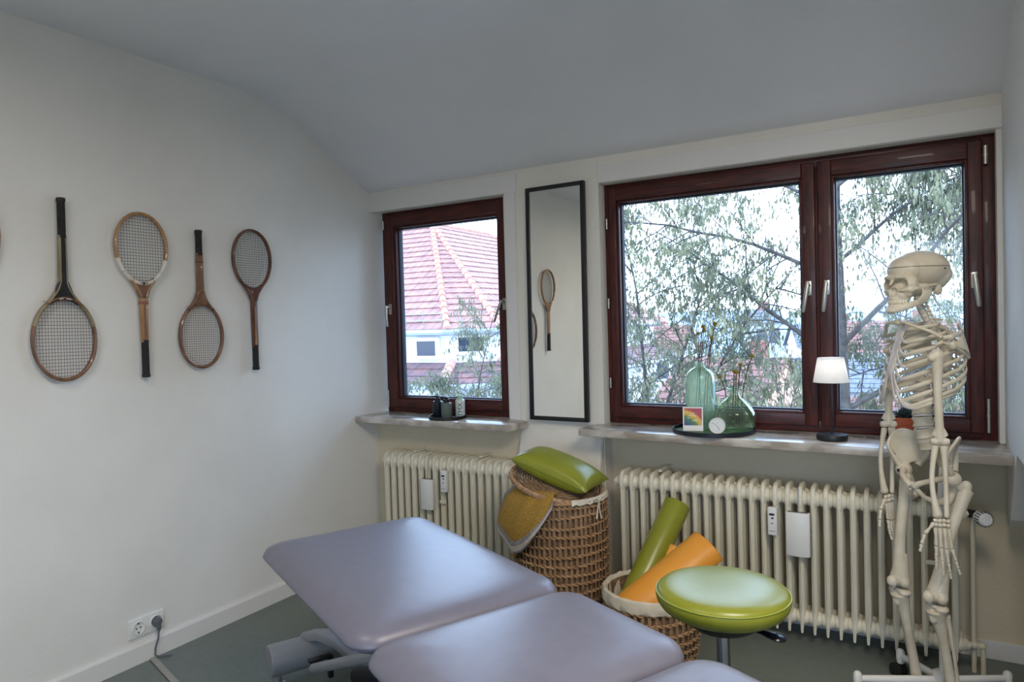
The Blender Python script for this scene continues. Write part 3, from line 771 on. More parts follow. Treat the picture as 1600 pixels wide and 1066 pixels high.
# lid, tipped up on the blanket
LA = Matrix.Translation((cx - .012, cy - .005, h + .050)) @ Matrix.Rotation(radians(15.5), 4, Vector((.25, 1, 0)))
t = thing('basket_lid', 'round wicker lid with braided edge lying tipped on the tall basket under the cushion', 'lid', (cx, cy, h + .03))
b = B()
for k in range(16):
    r_ = .012 + k * .0115
    b.tube([LA @ Vector((r_ * cos(a), r_ * sin(a), .002 * sin(a * 12 + k * pi))) for a in [2 * pi * i / 48 for i in range(48)]], .0055, 5, closed=True, flat=.7)
b.build('woven_disc', M['wick'], t)
b = B()
for ph in (0, 2 * pi / 3, 4 * pi / 3):
    b.tube([LA @ Vector(((.203 + .005 * cos(a * 22 + ph)) * cos(a), (.203 + .005 * cos(a * 22 + ph)) * sin(a), .006 * sin(a * 22 + ph))) for a in [2 * pi * i / 180 for i in range(180)]], .0058, 6, closed=True)
b.build('braided_edge', mat('pale_braided_wicker', (190, 156, 124), .6, c2=(150, 112, 80), scale=70), t)
# green cushion
def cushion(b, c, L, Wd, H, rot, n=22):
    g = {}
    for side in (1, -1):
        for i in range(n + 1):
            for j in range(n + 1):
                u = -1 + 2 * i / n; v = -1 + 2 * j / n
                if side == -1 and (i in (0, n) or j in (0, n)): g[(side, i, j)] = g[(1, i, j)]; continue
                f = ((1 - abs(u) ** 2.6) * (1 - abs(v) ** 2.6)) ** .5
                pin = 1 - .05 * (1 - abs(v) ** 2) * 0 - .05 * (u * u) * (1 - v * v) * 1.0
                x = u * L / 2 * (1 - .06 * (1 - v * v) * u * u); y = v * Wd / 2 * (1 - .06 * (1 - u * u) * v * v)
                p = Vector((x, y, side * H / 2 * f))
                g[(side, i, j)] = b.bm.verts.new(rot @ p + Vector(c))
    for side in (1, -1):
        for i in range(n):
            for j in range(n):
                q = [g[(side, i, j)], g[(side, i + 1, j)], g[(side, i + 1, j + 1)], g[(side, i, j + 1)]]
                if len(set(q)) > 2: b.bm.faces.new(q if side == 1 else q[::-1])
    return g
cr = Matrix.Rotation(radians(17), 3, Vector((.25, 1, 0))) @ Matrix.Rotation(radians(-3), 3, 'Z')
t = thing('cushion', 'lime green vinyl cushion lying on the lid of the tall wicker basket', 'cushion', (cx, cy, h + .07))
cc = Vector((cx + .008, cy - .015, h + .108)); b = B(); cushion(b, cc, .385, .22, .125, cr); b.build('cover', M['lime'], t, ang=70)
b = B(); e1 = []
for i in range(41): 
    u = -1 + 2 * i / 40; e1.append(cr @ Vector((u * .191, -.109 * (1 - .06 * (1 - u * u)), .0)) + cc)
b.tube(e1, .0016, 5); b.build('seam', mat('dark_green_seam', (88, 96, 20), .5), t)
# mustard blanket hanging over the left rim
M['must'] = mat('mustard_knit', (136, 104, 38), .95, c2=(166, 132, 58), scale=160, bump=.8, bscale=260)
M['bgrey'] = mat('grey_knit_band', (120, 118, 122), .95, c2=(150, 148, 150), scale=120, bump=.8, bscale=260)
M['bwht'] = mat('pale_knit_band', (196, 188, 180), .95, c2=(172, 164, 158), scale=120, bump=.8, bscale=260)
t = thing('blanket', 'folded mustard knitted blanket with grey and white bands hanging over the basket rim', 'blanket', (cx - .2, cy, h - .2))
def drape(name, a0, a1, off, z_in, prof, mats, n=26, m=26, seed=0):
    """cloth from inside the rim over it and down; prof(t) gives lower length factor"""
    b = B(); g = []
    for i in range(n + 1):
        s = i / n; row = []
        for j in range(m + 1):
            q = j / m
            Ltot = .09 + prof(s)
            d = q * Ltot
            if d < .09: rr = .150 + d * .62; z = h + .012 + off * .5 + .02 * sin(pi * d / .09) ; 
            else: rr = .206 + .036 * sin(pi * min(1, (d - .09) / .30)) + off + (d - .09) * .02; z = h + .012 - (d - .09) * .97
            a = radians(a0 + (a1 - a0) * s)
            wv = .006 * sin(s * 9 + seed) * q + .004 * sin(s * 21 + q * 4 + seed)
            a += (q - .4) * radians(-6)
            row.append(b.bm.verts.new((cx + (rr + wv) * cos(a), cy + (rr + wv) * sin(a), z)))
        g.append(row)
    for i in range(n):
        for j in range(m):
            f = b.bm.faces.new((g[i][j], g[i + 1][j], g[i + 1][j + 1], g[i][j + 1]))
            f.material_index = mats(i / n, j / m)
    me = bpy.data.meshes.new(name); b.bm.to_mesh(me); b.bm.free()
    o = bpy.data.objects.new(name, me); COL.objects.link(o)
    for k in ('must', 'bgrey', 'bwht'): me.materials.append(M[k])
    k = o.modifiers.new('s', 'SOLIDIFY'); k.thickness = .010; k.offset = 1
    k = o.modifiers.new('u', 'SUBSURF'); k.levels = 1; k.render_levels = 1
    bake(o); smooth(o.data, 180); adopt(o, t)
drape('front_fold', 206, 292, .030, 0, lambda s: .02 + .215 * (1 - ((s - .5) / .5) ** 1.8) if s > .5 else .235 - (.5 - s) * .24,
      lambda u, v: 0 if v < .80 and u > .10 else (1 if (v < .86 or u <= .045) else (2 if v < .93 or u < .08 else 1)), seed=0)
drape('back_fold', 192, 276, .008, 0, lambda s: .04 + .245 * (1 - ((s - .5) / .5) ** 1.8) if s > .5 else .285 - (.5 - s) * .26,
      lambda u, v: 0 if v < .86 and u > .06 else (2 if v < .92 else 0), seed=2)
# low basket with rolls
lb, lrad = basket('low round wicker basket with a cloth rim, holding rolls, behind the stool', -.925, 2.60, .30, .155, .183, 44, [.02, .03, .065, .105, .145, .185, .225, .262], .0065)
cx2, cy2, h2 = -.925, 2.60, .30
b = B(); rv = []
for i in range(72):
    a = 2 * pi * i / 72; k = .0018 * sin(a * 17) + .001 * sin(a * 31)
    rv.append([b.bm.verts.new((cx2 + (r_ + k) * cos(a), cy2 + (r_ + k) * sin(a), z)) for r_, z in ((.166, h2 - .10), (.172, h2 + .002), (.180, h2 + .011 + k), (.190, h2 + .006), (.195, h2 - .012 + k), (.194, h2 - .034 + 2 * k), (.188, h2 - .038), (.183, h2 - .01), (.176, h2 - .005), (.162, h2 - .10))])
for i in range(72):
    a_, c_ = rv[i], rv[(i + 1) % 72]
    for k in range(10): b.bm.faces.new((a_[k], a_[(k + 1) % 10], c_[(k + 1) % 10], c_[k]))
b.build('cloth_rim', M['liner'], lb)
def roll(name, label, cat, p0, p1, r, m, seam=True):
    p0, p1 = Vector(p0), Vector(p1); d = (p1 - p0); L = d.length
    t = thing(name, label, cat, p0)
    b = B(); b.lathe([(0, 0), (r - .008, 0), (r - .002, .003), (r, .009), (r, L - .009), (r - .002, L - .003), (r - .008, L), (0, L)], p0, 40, axis=d); b.build('cover', m, t, ang=60)
    for z in (.006, L - .006):
        b = B(); A = Matrix.Translation(p0) @ d.to_track_quat('Z', 'Y').to_matrix().to_4x4()
        b.tube([A @ Vector(((r - .001) * cos(2 * pi * i / 40), (r - .001) * sin(2 * pi * i / 40), z)) for i in range(40)], .0014, 5, closed=True)
        b.build('seam', m, t)
roll('foam_roll', 'lime green foam roll standing in the low basket, leaning on the radiator', 'foam roll', (-1.055, 2.475, .075), (-.905, 2.90, .562), .056, M['lime'])
M['orange'] = mat('orange_vinyl', (232, 158, 58), .42, c2=(236, 164, 66), scale=9)
# orange half rolls: prism with rounded triangular section
def wedge(label, p0, p1, up, w, hh):
    p0, p1 = Vector(p0), Vector(p1); d = (p1 - p0).normalized(); L = (p1 - p0).length
    upv = Vector(up); upv = (upv - d * upv.dot(d)).normalized(); sd = d.cross(upv)
    t = thing('bolster', label, 'bolster', p0)
    T = Matrix((( sd.x, upv.x, d.x, p0.x), (sd.y, upv.y, d.y, p0.y), (sd.z, upv.z, d.z, p0.z), (0, 0, 0, 1)))
    out = []
    for i in range(25):
        a = pi * i / 24; out.append((w * cos(a), hh * sin(a) ** .9))
    b = B(); b.prism(out, 0, L, T); b.build('cover', M['orange'], t, bevel=.008, bseg=3, ang=60)
    b = B(); b.tube([T @ Vector((x, y, L - .004)) for x, y in out], .0014, 5); b.build('seam', M['orange'], t)
wedge('big orange half-round bolster slanting out of the low basket towards the radiator', (-1.00, 2.485, .20), (-.735, 2.755, .435), (.0, -.5, 1), .085, .075)
wedge('smaller orange bolster wedged between the green roll and the other bolster', (-1.00, 2.56, .10), (-.885, 2.80, .40), (.3, -.6, .6), .05, .05)

# ------------------------------------------------------------------ mirror
MM = bpy.data.materials.new('mirror_glass'); MM.use_nodes = True
pm = MM.node_tree.nodes['Principled BSDF']; pm.inputs['Metallic'].default_value = 1; pm.inputs['Roughness'].default_value = 0.0; pm.inputs['Base Color'].default_value = (.86, .87, .84, 1)
t = thing('wall_mirror', 'tall narrow black-framed mirror on the pier between the windows', 'mirror', (-1.566, 3.12, .86))
x0, x1, z0, z1 = -1.728, -1.400, .862, 2.042
for (a, b2, c_, d_) in ((x0, x0 + .02, z0, z1), (x1 - .02, x1, z0, z1), (x0 + .02, x1 - .02, z0, z0 + .02), (x0 + .02, x1 - .02, z1 - .02, z1)):
    B().bb(a, b2, 3.112, YF, c_, d_).build('frame_side', M['black'], t, bevel=.0015)
o = B().bb(x0 + .018, x1 - .018, 3.119, 3.135, z0 + .018, z1 - .018).build('mirror_glass', MM, t, sm=False)
t.rotation_euler = (radians(-.75), 0, radians(-1.2)); t.location.y -= .019

# ------------------------------------------------------------------ things on the left sill
def tray(name, label, x, y, z, r, hh, m, m2):
    t = thing(name, label, 'tray', (x, y, z))
    b = B(); b.lathe([(0, 0), (r - .004, 0), (r, .003), (r, hh), (r - .002, hh), (r - .004, hh - .001), (r - .004, .004), (0, .004)], (x, y, z), 56); b.build('tray_body', m, t)
    b = B(); b.lathe([(0, .0042), (r - .005, .0042), (r - .005, .0052), (0, .0052)], (x, y, z), 48); b.build('tray_inside', m2, t)
ZT = ZS
tray('tray', 'small round black tray with three bottles on the left window sill', -2.215, 3.055, ZT, .102, .018, M['black'], M['black'])
M['whtprint'] = mat('pale_print', (190, 196, 200), .5)
def pump(label, x, y, body, h_, r_, cap, capm, word=None):
    z = ZT + .0055
    t = thing('bottle', label, 'bottle', (x, y, z))
    b = B(); b.lathe([(0, 0), (r_ - .003, 0), (r_, .004), (r_, h_ - .006), (r_ - .006, h_), (.012, h_ + .001), (0, h_ + .001)], (x, y, z), 32); b.build('bottle_body', body, t)
    b = B()
    if cap == 'pump':
        b.lathe([(0, h_), (.0165, h_), (.0165, h_ + .016), (.013, h_ + .018), (0, h_ + .018)], (x, y, z), 24)
        b.build('collar', capm, t)
        b = B(); b.cyl((x, y, z + h_ + .016), (x, y, z + h_ + .024), .006); b.lathe([(0, 0), (.016, 0), (.017, .003), (.012, .007), (0, .007)], (x, y, z + h_ + .022), 20)
        b.tube([(x, y, z + h_ + .026), (x - .022, y - .008, z + h_ + .025), (x - .030, y - .011, z + h_ + .021)], [.005, .0045, .003], 8)
        b.build('pump_head', capm, t)
    else:
        b.lathe([(0, h_ - .002), (.016, h_ - .002), (.016, h_ + .020), (.0145, h_ + .022), (0, h_ + .022)], (x, y, z), 24); b.build('cap', capm, t)
    return t
M['darkb'] = mat('blue_black_plastic_bottle', (22, 26, 38), .3); M['greyg'] = mat('grey_green_label', (96, 108, 100), .5); M['pale'] = mat('pale_mint_plastic', (214, 224, 216), .35); M['mintc'] = mat('mint_cap', (160, 196, 172), .4)
pump('black pump bottle, leftmost of three on the tray on the left sill', -2.272, 3.045, M['darkb'], .088, .030, 'pump', M['black'])
pump('grey-green pump bottle, middle of three on the left sill tray', -2.195, 3.020, M['greyg'], .086, .029, 'pump', M['black'])
pb = pump('white bottle with mint cap and upright blue lettering, rightmost on the left sill tray', -2.148, 3.080, M['pale'], .098, .026, 'cap', M['mintc'])
def text(s, size, M4, m, name, parent, depth=.0003, align='CENTER', sx=1):
    cu = bpy.data.curves.new(name, 'FONT'); cu.body = s; cu.size = size; cu.extrude = depth; cu.align_x = align; cu.align_y = 'CENTER'
    o = bpy.data.objects.new(name, cu); COL.objects.link(o)
    dg = bpy.context.evaluated_depsgraph_get(); dg.update()
    me = bpy.data.meshes.new_from_object(o.evaluated_get(dg)); bpy.data.objects.remove(o); bpy.data.curves.remove(cu)
    me.transform(M4 @ Matrix.Diagonal((sx, 1, 1, 1)))
    o = bpy.data.objects.new(name, me); COL.objects.link(o); me.materials.append(m); adopt(o, parent); return o
def facing(p, n, roll=0):
    n = Vector(n).normalized(); up = Vector((0, 0, 1)); r = up.cross(n).normalized(); u = n.cross(r)
    Mx = Matrix(((r.x, u.x, n.x, p[0]), (r.y, u.y, n.y, p[1]), (r.z, u.z, n.z, p[2]), (0, 0, 0, 1)))
    return Mx @ Matrix.Rotation(roll, 4, 'Z')
nb = Vector((-2.148, 3.080, 0)); dn = Vector((.575, -.82, 0)).normalized()
text('TMX', .036, facing(nb + dn * .0268 + Vector((0, 0, ZT + .050)), dn, radians(90)), mat('blue_print', (60, 84, 110), .5), 'lettering', pb, .0008)

# ------------------------------------------------------------------ things on the right sill
TX, TY = -.790, 3.075
tray('tray', 'large round dark tray with green inside on the wide window sill', TX, TY, ZT, .176, .020, mat('dark_blue_black_metal', (28, 32, 44), .35), mat('green_tray_inside', (72, 98, 34), .4))
zt = ZT + .0055
def glassy(name, tint, gl=.12):
    m = bpy.data.materials.new(name); m.use_nodes = True; n = m.node_tree; p = n.nodes['Principled BSDF']
    n.nodes.remove(p)
    o = n.nodes['Material Output']; x = n.nodes.new('ShaderNodeMixShader'); tr = n.nodes.new('ShaderNodeBsdfTransparent'); tr.inputs[0].default_value = (*tint, 1)
    g = n.nodes.new('ShaderNodeBsdfGlossy'); g.inputs['Roughness'].default_value = .04; g.inputs[0].default_value = (.85, .95, .85, 1)
    d = n.nodes.new('ShaderNodeBsdfTranslucent'); d.inputs[0].default_value = (.62, .72, .58, 1)
    y = n.nodes.new('ShaderNodeMixShader'); y.inputs[0].default_value = gl
    lw = n.nodes.new('ShaderNodeLayerWeight'); lw.inputs[0].default_value = .35
    mu = n.nodes.new('ShaderNodeMath'); mu.operation = 'MULTIPLY'; mu.inputs[1].default_value = .55
    n.links.new(lw.outputs['Facing'], mu.inputs[0]); n.links.new(mu.outputs[0], x.inputs[0])
    n.links.new(tr.outputs[0], y.inputs[1]); n.links.new(d.outputs[0], y.inputs[2])
    n.links.new(y.outputs[0], x.inputs[1]); n.links.new(g.outputs[0], x.inputs[2]); n.links.new(x.outputs[0], o.inputs[0]); return m
M['gb1'] = glassy('pale_green_glass', (.95, .975, .91), .30); M['gb2'] = glassy('green_glass', (.91, .955, .87), .05)
def vase(label, x, y, prof, m):
    t = thing('glass_vase', label, 'vase', (x, y, zt))
    inner = [(max(r - .003, 0), z) for r, z in prof[::-1]]; inner[-1] = (0, .006)
    pf = prof + inner
    b = B(); b.lathe(pf, (x, y, zt), 48); b.build('glass_body', m, t, ang=60); return t
V1 = (-.856, 3.115); V2 = (-.700, 3.085)
vase('tall pale green glass bottle vase with dried yellow flowers, behind the rainbow card', V1[0], V1[1],
     [(0, 0), (.056, 0), (.064, .004), (.066, .03), (.066, .20), (.064, .225), (.058, .25), (.040, .268), (.024, .276), (.020, .284), (.019, .297), (.022, .300)], M['gb1'])
vase('squat round green glass vase with a wide lip, right of the clock', V2[0], V2[1],
     [(0, 0), (.055, 0), (.072, .006), (.086, .030), (.090, .055), (.084, .085), (.066, .115), (.042, .138), (.026, .152), (.020, .166), (.020, .182), (.034, .188), (.035, .191)], M['gb2'])
M['stem'] = mat('brown_dry_stem', (84, 58, 44), .8); M['ball'] = mat('dried_yellow_flower', (168, 142, 44), .95, c2=(128, 104, 30), scale=300, bump=1, bscale=500)
DG = bpy.context.evaluated_depsgraph_get
def flower(label, base, tip, r_, bendv=(0, 0, 0)):
    t = thing('dried_flower', label, 'dried flower', base, 'dried yellow ball flowers in the vases')
    p0, p1 = Vector(base), Vector(tip); mid = (p0 + p1) / 2 + Vector(bendv)
    pts = [p0 * (1 - s) ** 2 + mid * 2 * s * (1 - s) + p1 * s * s for s in [i / 8 for i in range(9)]]
    b = B(); b.tube(pts, .0019, 5); b.build('stem', M['stem'], t)
    b = B(); b.sph(p1, r_, sub=3); 
    for v in b.bm.verts: v.co = p1 + (v.co - p1) * (1 + .05 * noise.noise(v.co * 900))
    b.build('flower_head', M['ball'], t)
def at(u, v, y):
    f = 1084.664; q = Matrix(CR) @ Vector(((u - 800) / f, -(v - 533) / f, -1)); s = y / q.y; return Vector((0, 0, 1.35)) + q * s
for i, (u, v, r_, lb_) in enumerate(((1098.5, 510.5, .0090, 'upper left'), (1100, 516, .0088, 'middle front'), (1091, 521.5, .0082, 'lowest left'), (1112, 528.5, .0085, 'lowest right'), (1117, 506, .0095, 'topmost'))):
    tp = at(u, v, 3.10 + .008 * i)
    flower('dried yellow ball flower, %s of five in the tall vase' % lb_, (V1[0] + .012 * (i - 2), V1[1] + .004 * (i - 2), zt + .03), tp, r_, (-.3 * (tp.x - V1[0]), 0, .03))
for i, (u, v, r_, lb_) in enumerate(((1124.5, 588.5, .0085, 'leftmost'), (1147, 580.5, .0085, 'second from left'), (1151, 582, .0090, 'third from left'), (1157, 570, .0088, 'second from right'), (1175, 556.5, .0090, 'topmost and rightmost'))):
    tp = at(u, v, 3.09 + .008 * i)
    flower('dried yellow ball flower, %s in the squat vase' % lb_, (V2[0] + .012 * (i - 2), V2[1], zt + .02), tp, r_, (-.35 * (tp.x - V2[0]), 0, .02))
# card: white instant photo with a rainbow picture
t = thing('photo_card', 'white-bordered card with a rainbow picture and white words, leaning on the tall vase', 'card', (-.845, 3.03, zt))
cn = Vector((.26, -.96, .16)); CM = facing((-.868, 3.030, zt + .0535), cn)
b = B(); b.box((0, 0, 0), (.086, .105, .0016), M=CM); b.build('card', mat('white_card', (236, 234, 232), .6), t, sm=False)
RB = bpy.data.materials.new('rainbow_picture'); RB.use_nodes = True; n = RB.node_tree; p = n.nodes['Principled BSDF']; p.inputs['Roughness'].default_value = .4
uvn = n.nodes.new('ShaderNodeUVMap'); vm = n.nodes.new('ShaderNodeVectorMath'); vm.operation = 'DISTANCE'; vm.inputs[1].default_value = (-.25, -.55, 0)
rp = n.nodes.new('ShaderNodeValToRGB'); n.links.new(uvn.outputs[0], vm.inputs[0]); n.links.new(vm.outputs['Value'], rp.inputs[0])
mu = n.nodes.new('ShaderNodeMath'); mu.operation = 'MULTIPLY'; mu.inputs[1].default_value = .5; n.links.new(vm.outputs['Value'], mu.inputs[0]); n.links.new(mu.outputs[0], rp.inputs[0])
stops = [(0.0, (34, 50, 96)), (.38, (36, 60, 120)), (.47, (50, 98, 74)), (.56, (74, 120, 44)), (.63, (206, 170, 40)), (.71, (222, 180, 70)), (.77, (182, 60, 40)), (.86, (170, 50, 66)), (1.0, (150, 60, 110))]
rp.color_ramp.elements[0].position = 0; rp.color_ramp.elements[0].color = (*lin(stops[0][1]), 1); rp.color_ramp.elements[1].color = (*lin(stops[-1][1]), 1)
for q, c in stops[1:-1]: e = rp.color_ramp.elements.new(q); e.color = (*lin(c), 1)
n.links.new(rp.outputs[0], p.inputs['Base Color'])
b = B(); uvl = b.bm.loops.layers.uv.new('UVMap')
q = [(-.038, -.028), (.038, -.028), (.038, .047), (-.038, .047)]
f = b.bm.faces.new([b.bm.verts.new(CM @ Vector((x, y, .0011))) for x, y in q])
for l, uvc in zip(f.loops, ((0, 0), (1, 0), (1, 1), (0, 1))): l[uvl].uv = uvc
b.build('rainbow_picture', RB, t, sm=False)
WP = mat('white_lettering', (240, 236, 228), .5)
for k, (w_, x) in enumerate((('just', 0), ('wonder', -.002), ('be a', -.014), ('magic', .008))):
    text(w_, .0105, CM @ Matrix.Translation((x, .026 - k * .0105, .0013)), WP, 'lettering', t, .0002)
# small clock
t = thing('table_clock', 'small round white clock on the tray between the card and squat vase', 'clock', (-.738, 3.0, zt))
cn = Vector((.22, -.97, .12)).normalized(); KM = facing((-.752, 2.985, zt + .0355), cn)
b = B(); b.lathe([(0, -.022), (.026, -.022), (.032, -.018), (.0345, -.008), (.0345, .003), (.033, .006), (.0305, .005), (.030, .001), (0, .001)], M=KM, seg=48); b.build('case', M['white'], t)
b = B()
for k in range(12):
    a = 2 * pi * k / 12; b.box((.024 * sin(a), .024 * cos(a), .0016), (.0009, .004, .0004), Matrix.Rotation(-a, 3, 'Z'), M=KM)
b.build('hour_mark', M['greyp'], t, sm=False)['kind'] = 'stuff'
for nm, a, L_, w_ in (('hour_hand', radians(148), .020, .0016), ('minute_hand', radians(-56), .026, .0012)):
    b = B(); b.box((L_ / 2 * sin(a), L_ / 2 * cos(a), .0024), (w_, L_, .0005), Matrix.Rotation(-a, 3, 'Z'), M=KM); b.build(nm, M['black'], t, sm=False)
b = B(); b.box((0, .012, .0016), (.005, .0016, .0003), M=KM); b.build('dial_mark', M['greyp'], t, sm=False)
# lamp
LX, LY = -.309, 3.03
t = thing('table_lamp', 'small table lamp with white tapered shade and black round base on the sill', 'lamp', (LX, LY, ZT))
b = B(); b.lathe([(0, 0), (.056, 0), (.058, .003), (.058, .020), (.056, .023), (0, .023)], (LX, LY, ZT), 40); b.build('base', M['black'], t)
b = B(); b.cyl((LX, LY, ZT + .02), (LX, LY, ZT + .30), .0035, seg=12); b.build('pole', M['black'], t)
z = ZT + .232; b = B(); b.lathe([(.0665, 0), (.0490, .098), (.0476, .098), (.0651, 0), (.0665, 0)], (LX, LY, z), 48)
bmesh.ops.remove_doubles(b.bm, verts=b.bm.verts, dist=1e-6)
SHD = bpy.data.materials.new('white_lamp_shade'); SHD.use_nodes = True; n = SHD.node_tree; n.nodes.remove(n.nodes['Principled BSDF'])
mx = n.nodes.new('ShaderNodeMixShader'); df = n.nodes.new('ShaderNodeBsdfDiffuse'); tl = n.nodes.new('ShaderNodeBsdfTranslucent'); df.inputs[0].default_value = (.93, .93, .92, 1); tl.inputs[0].default_value = (.95, .95, .95, 1); mx.inputs[0].default_value = .5
n.links.new(df.outputs[0], mx.inputs[1]); n.links.new(tl.outputs[0], mx.inputs[2]); n.links.new(mx.outputs[0], n.nodes['Material Output'].inputs[0])
b.build('lamp_shade', SHD, t, ang=60)
b = B(); b.lathe([(0, 0), (.048, 0), (.048, .002), (0, .002)], (LX, LY, z + .094), 32); b.build('shade_top', SHD, t)
pl = bpy.data.lights.new('table_lamp_bulb', 'POINT'); pl.energy = .22; pl.color = (1, .93, .85); pl.shadow_soft_size = .02
po = bpy.data.objects.new('table_lamp_bulb', pl); COL.objects.link(po); adopt(po, t); po.location = (LX, LY, ZT + .285)
# succulent in a terracotta pot
PX, PY = -.052, 3.05
t = thing('potted_succulent', 'dark succulent in a terracotta pot on the sill behind the skeleton', 'potted plant', (PX, PY, ZT))
b = B(); b.lathe([(0, 0), (.040, 0), (.047, .075), (.053, .076), (.056, .102), (.050, .102), (.047, .088), (0, .088)], (PX, PY, ZT), 36); b.build('pot', mat('terracotta', (176, 84, 50), .8, c2=(190, 100, 64), scale=20), t)
M['succ'] = mat('dark_succulent_leaf', (44, 58, 62), .35, c2=(70, 88, 84), scale=40)
b = B(); R2 = random.Random(3)
for k in range(46):
    el = radians(8 + 74 * (k / 46) ** 1.0); a = k * 2.39996; L_ = .050 * (1 - .45 * k / 46)
    d = Vector((cos(a) * cos(el), sin(a) * cos(el), sin(el) * .7)); o5 = Vector((PX, PY, ZT + .094 + .022 * k / 46))
    b.tube([o5, o5 + d * L_ * .4, o5 + d * L_ * .8, o5 + d * L_ + Vector((0, 0, .006))], [.005, .0095, .0085, .001], 7, flat=.42, updir=(-sin(a), cos(a), 0))
b.build('leaf_rosette', M['succ'], t)
# ------------------------------------------------------------------ anatomical skeleton
M['bone'] = mat('ivory_bone_plastic', (198, 186, 162), .42, c2=(214, 204, 184), scale=14, bump=.1, bscale=60, spec=.45)
M['cart'] = mat('translucent_grey_cartilage', (204, 196, 190), .4, c2=(186, 178, 176), scale=30)
M['tooth'] = mat('tooth_enamel', (226, 216, 190), .3)
M['jointm'] = mat('dark_joint_metal', (60, 62, 66), .3, .9)
M['standp'] = mat('white_stand_lacquer', (222, 220, 214), .35)
def fr(theta, c, s=(1, 1, 1)):
    t = radians(theta)
    return Matrix(((cos(t), sin(t), 0, c[0]), (-sin(t), cos(t), 0, c[1]), (0, 0, 1, c[2]), (0, 0, 0, 1))) @ Matrix.Diagonal((s[0], s[1], s[2], 1))
SK = thing('skeleton', 'life-size anatomical skeleton model with movable jaw, standing before the right window pane', 'skeleton', (.03, 2.70, .1))
def lerp(a, b_, t): return Vector(a) * (1 - t) + Vector(b_) * t
def bone(name, parts, vox=.0022, par=None, it=3, m=None):
    b = B()
    for p in parts:
        if p[0] == 't': b.tube(p[1], p[2], p[4] if len(p) > 4 else 10, flat=p[3] if len(p) > 3 else 1.0, updir=p[5] if len(p) > 5 else None)
        else: b.sph(p[1], p[2], p[3] if len(p) > 3 else None, 2)
    o = b.build(name, m or M['bone'], None, rem=vox, smooth_it=it)
    adopt(o, SK) if par is None else subadopt(o, par)
    return o
def subadopt(o, par):
    o.parent = par; o.matrix_parent_inverse = Matrix()      # children share the part's own coordinates
def shaft(p0, p1, r0, rm, r1, bow=(0, 0, 0), n=9):
    pts, rr = [], []
    for i in range(n):
        t = i / (n - 1); pts.append(lerp(p0, p1, t) + Vector(bow) * sin(pi * t))
        k = abs(2 * t - 1) ** 2.6; rr.append(rm + ((r0 if t < .5 else r1) - rm) * k)
    return ('t', pts, rr, 1.0, 12)

# ---- skull
HC = at(1432, 430.5, 2.70)
HM = fr(47, HC, (1.10, 1.10, .975)) @ Matrix.Rotation(radians(0), 4, 'X')
def cutter(items):
    b = B()
    for c, r in items: b.sph(c, r, sub=3, M=HM)
    return b.build('cut', None, None)
b = B()
for c, r in (((0, .014, .020), (.071, .088, .066)), ((0, .052, .002), (.060, .052, .052)), ((0, .050, -.016), (.050, .046, .040)), ((0, -.040, .018), (.057, .044, .050)),
             ((0, -.064, -.060), (.030, .026, .034)), ((.033, -.056, -.030), (.026, .026, .025)), ((-.033, -.056, -.030), (.026, .026, .025)),
             ((.043, -.062, -.050), (.014, .015, .013)), ((-.043, -.062, -.050), (.014, .015, .013)), ((0, .006, -.040), (.044, .052, .030)),
             ((.052, .026, -.052), (.011, .014, .020)), ((-.052, .026, -.052), (.011, .014, .020)), ((0, -.045, -.045), (.026, .038, .03))):
    b.sph(c, r, sub=3, M=HM)
b.tube([(-.054, -.052, -.016), (-.040, -.074, -.006), (-.020, -.083, -.005), (0, -.084, -.010), (.020, -.083, -.005), (.040, -.074, -.006), (.054, -.052, -.016)], [.007, .0075, .008, .008, .008, .0075, .007], 10, M=HM)
for s in (-1, 1):
    b.tube([(s * .054, -.052, -.014), (s * .055, -.056, -.030), (s * .050, -.064, -.046)], [.006, .0055, .008], 8, M=HM)
    b.tube([(s * .044, -.064, -.050), (s * .058, -.050, -.046), (s * .066, -.028, -.041), (s * .067, -.006, -.037), (s * .062, .012, -.034)], [.008, .0058, .0045, .0045, .006], 8, M=HM)
    b.tube([(s * .050, -.066, -.046), (s * .034, -.080, -.052), (s * .018, -.084, -.050)], [.006, .0055, .005], 8, M=HM)
b.tube([(0, -.082, -.010), (0, -.090, -.024), (0, -.096, -.036)], [.008, .006, .0035], 8, M=HM)
b.tube([(s_ * .027, -.054 - .031 * cos(s_ * 1.35), -.080) for s_ in [-1.1 + .22 * i for i in range(11)]], [.0085] * 11, 8, M=HM)
for s in (-1, 1): b.sph((s * .020, -.060, -.068), (.018, .024, .018), sub=2, M=HM); b.sph((s * .034, -.062, -.060), (.015, .014, .016), sub=2, M=HM)
k = b.build('skull', M['bone'], None)
mo = k.modifiers.new('r', 'REMESH'); mo.mode = 'VOXEL'; mo.voxel_size = .0022
mo = k.modifiers.new('s', 'SMOOTH'); mo.iterations = 5; mo.factor = .5
bake(k)
ct = cutter([((.030, -.092, -.030), (.0205, .038, .0175)), ((-.030, -.092, -.030), (.0205, .038, .0175)), ((.007, -.098, -.053), (.0085, .024, .016)), ((-.007, -.098, -.053), (.0085, .024, .016)), ((0, -.098, -.045), (.006, .02, .012)),
             ((.060, -.034, -.030), (.0085, .022, .024)), ((-.060, -.034, -.030), (.0085, .022, .024))])
mo = k.modifiers.new('b', 'BOOLEAN'); mo.operation = 'DIFFERENCE'; mo.object = ct; mo.solver = 'EXACT'
try: mo.use_self = True
except Exception: pass
bake(k); bpy.data.objects.remove(ct)
mo = k.modifiers.new('r', 'REMESH'); mo.mode = 'VOXEL'; mo.voxel_size = .0020
mo = k.modifiers.new('s', 'SMOOTH'); mo.iterations = 2; mo.factor = .5
bake(k); smooth(k.data, 180)
SB = M['bone'].copy(); SB.name = 'ivory_bone_with_saw_line'
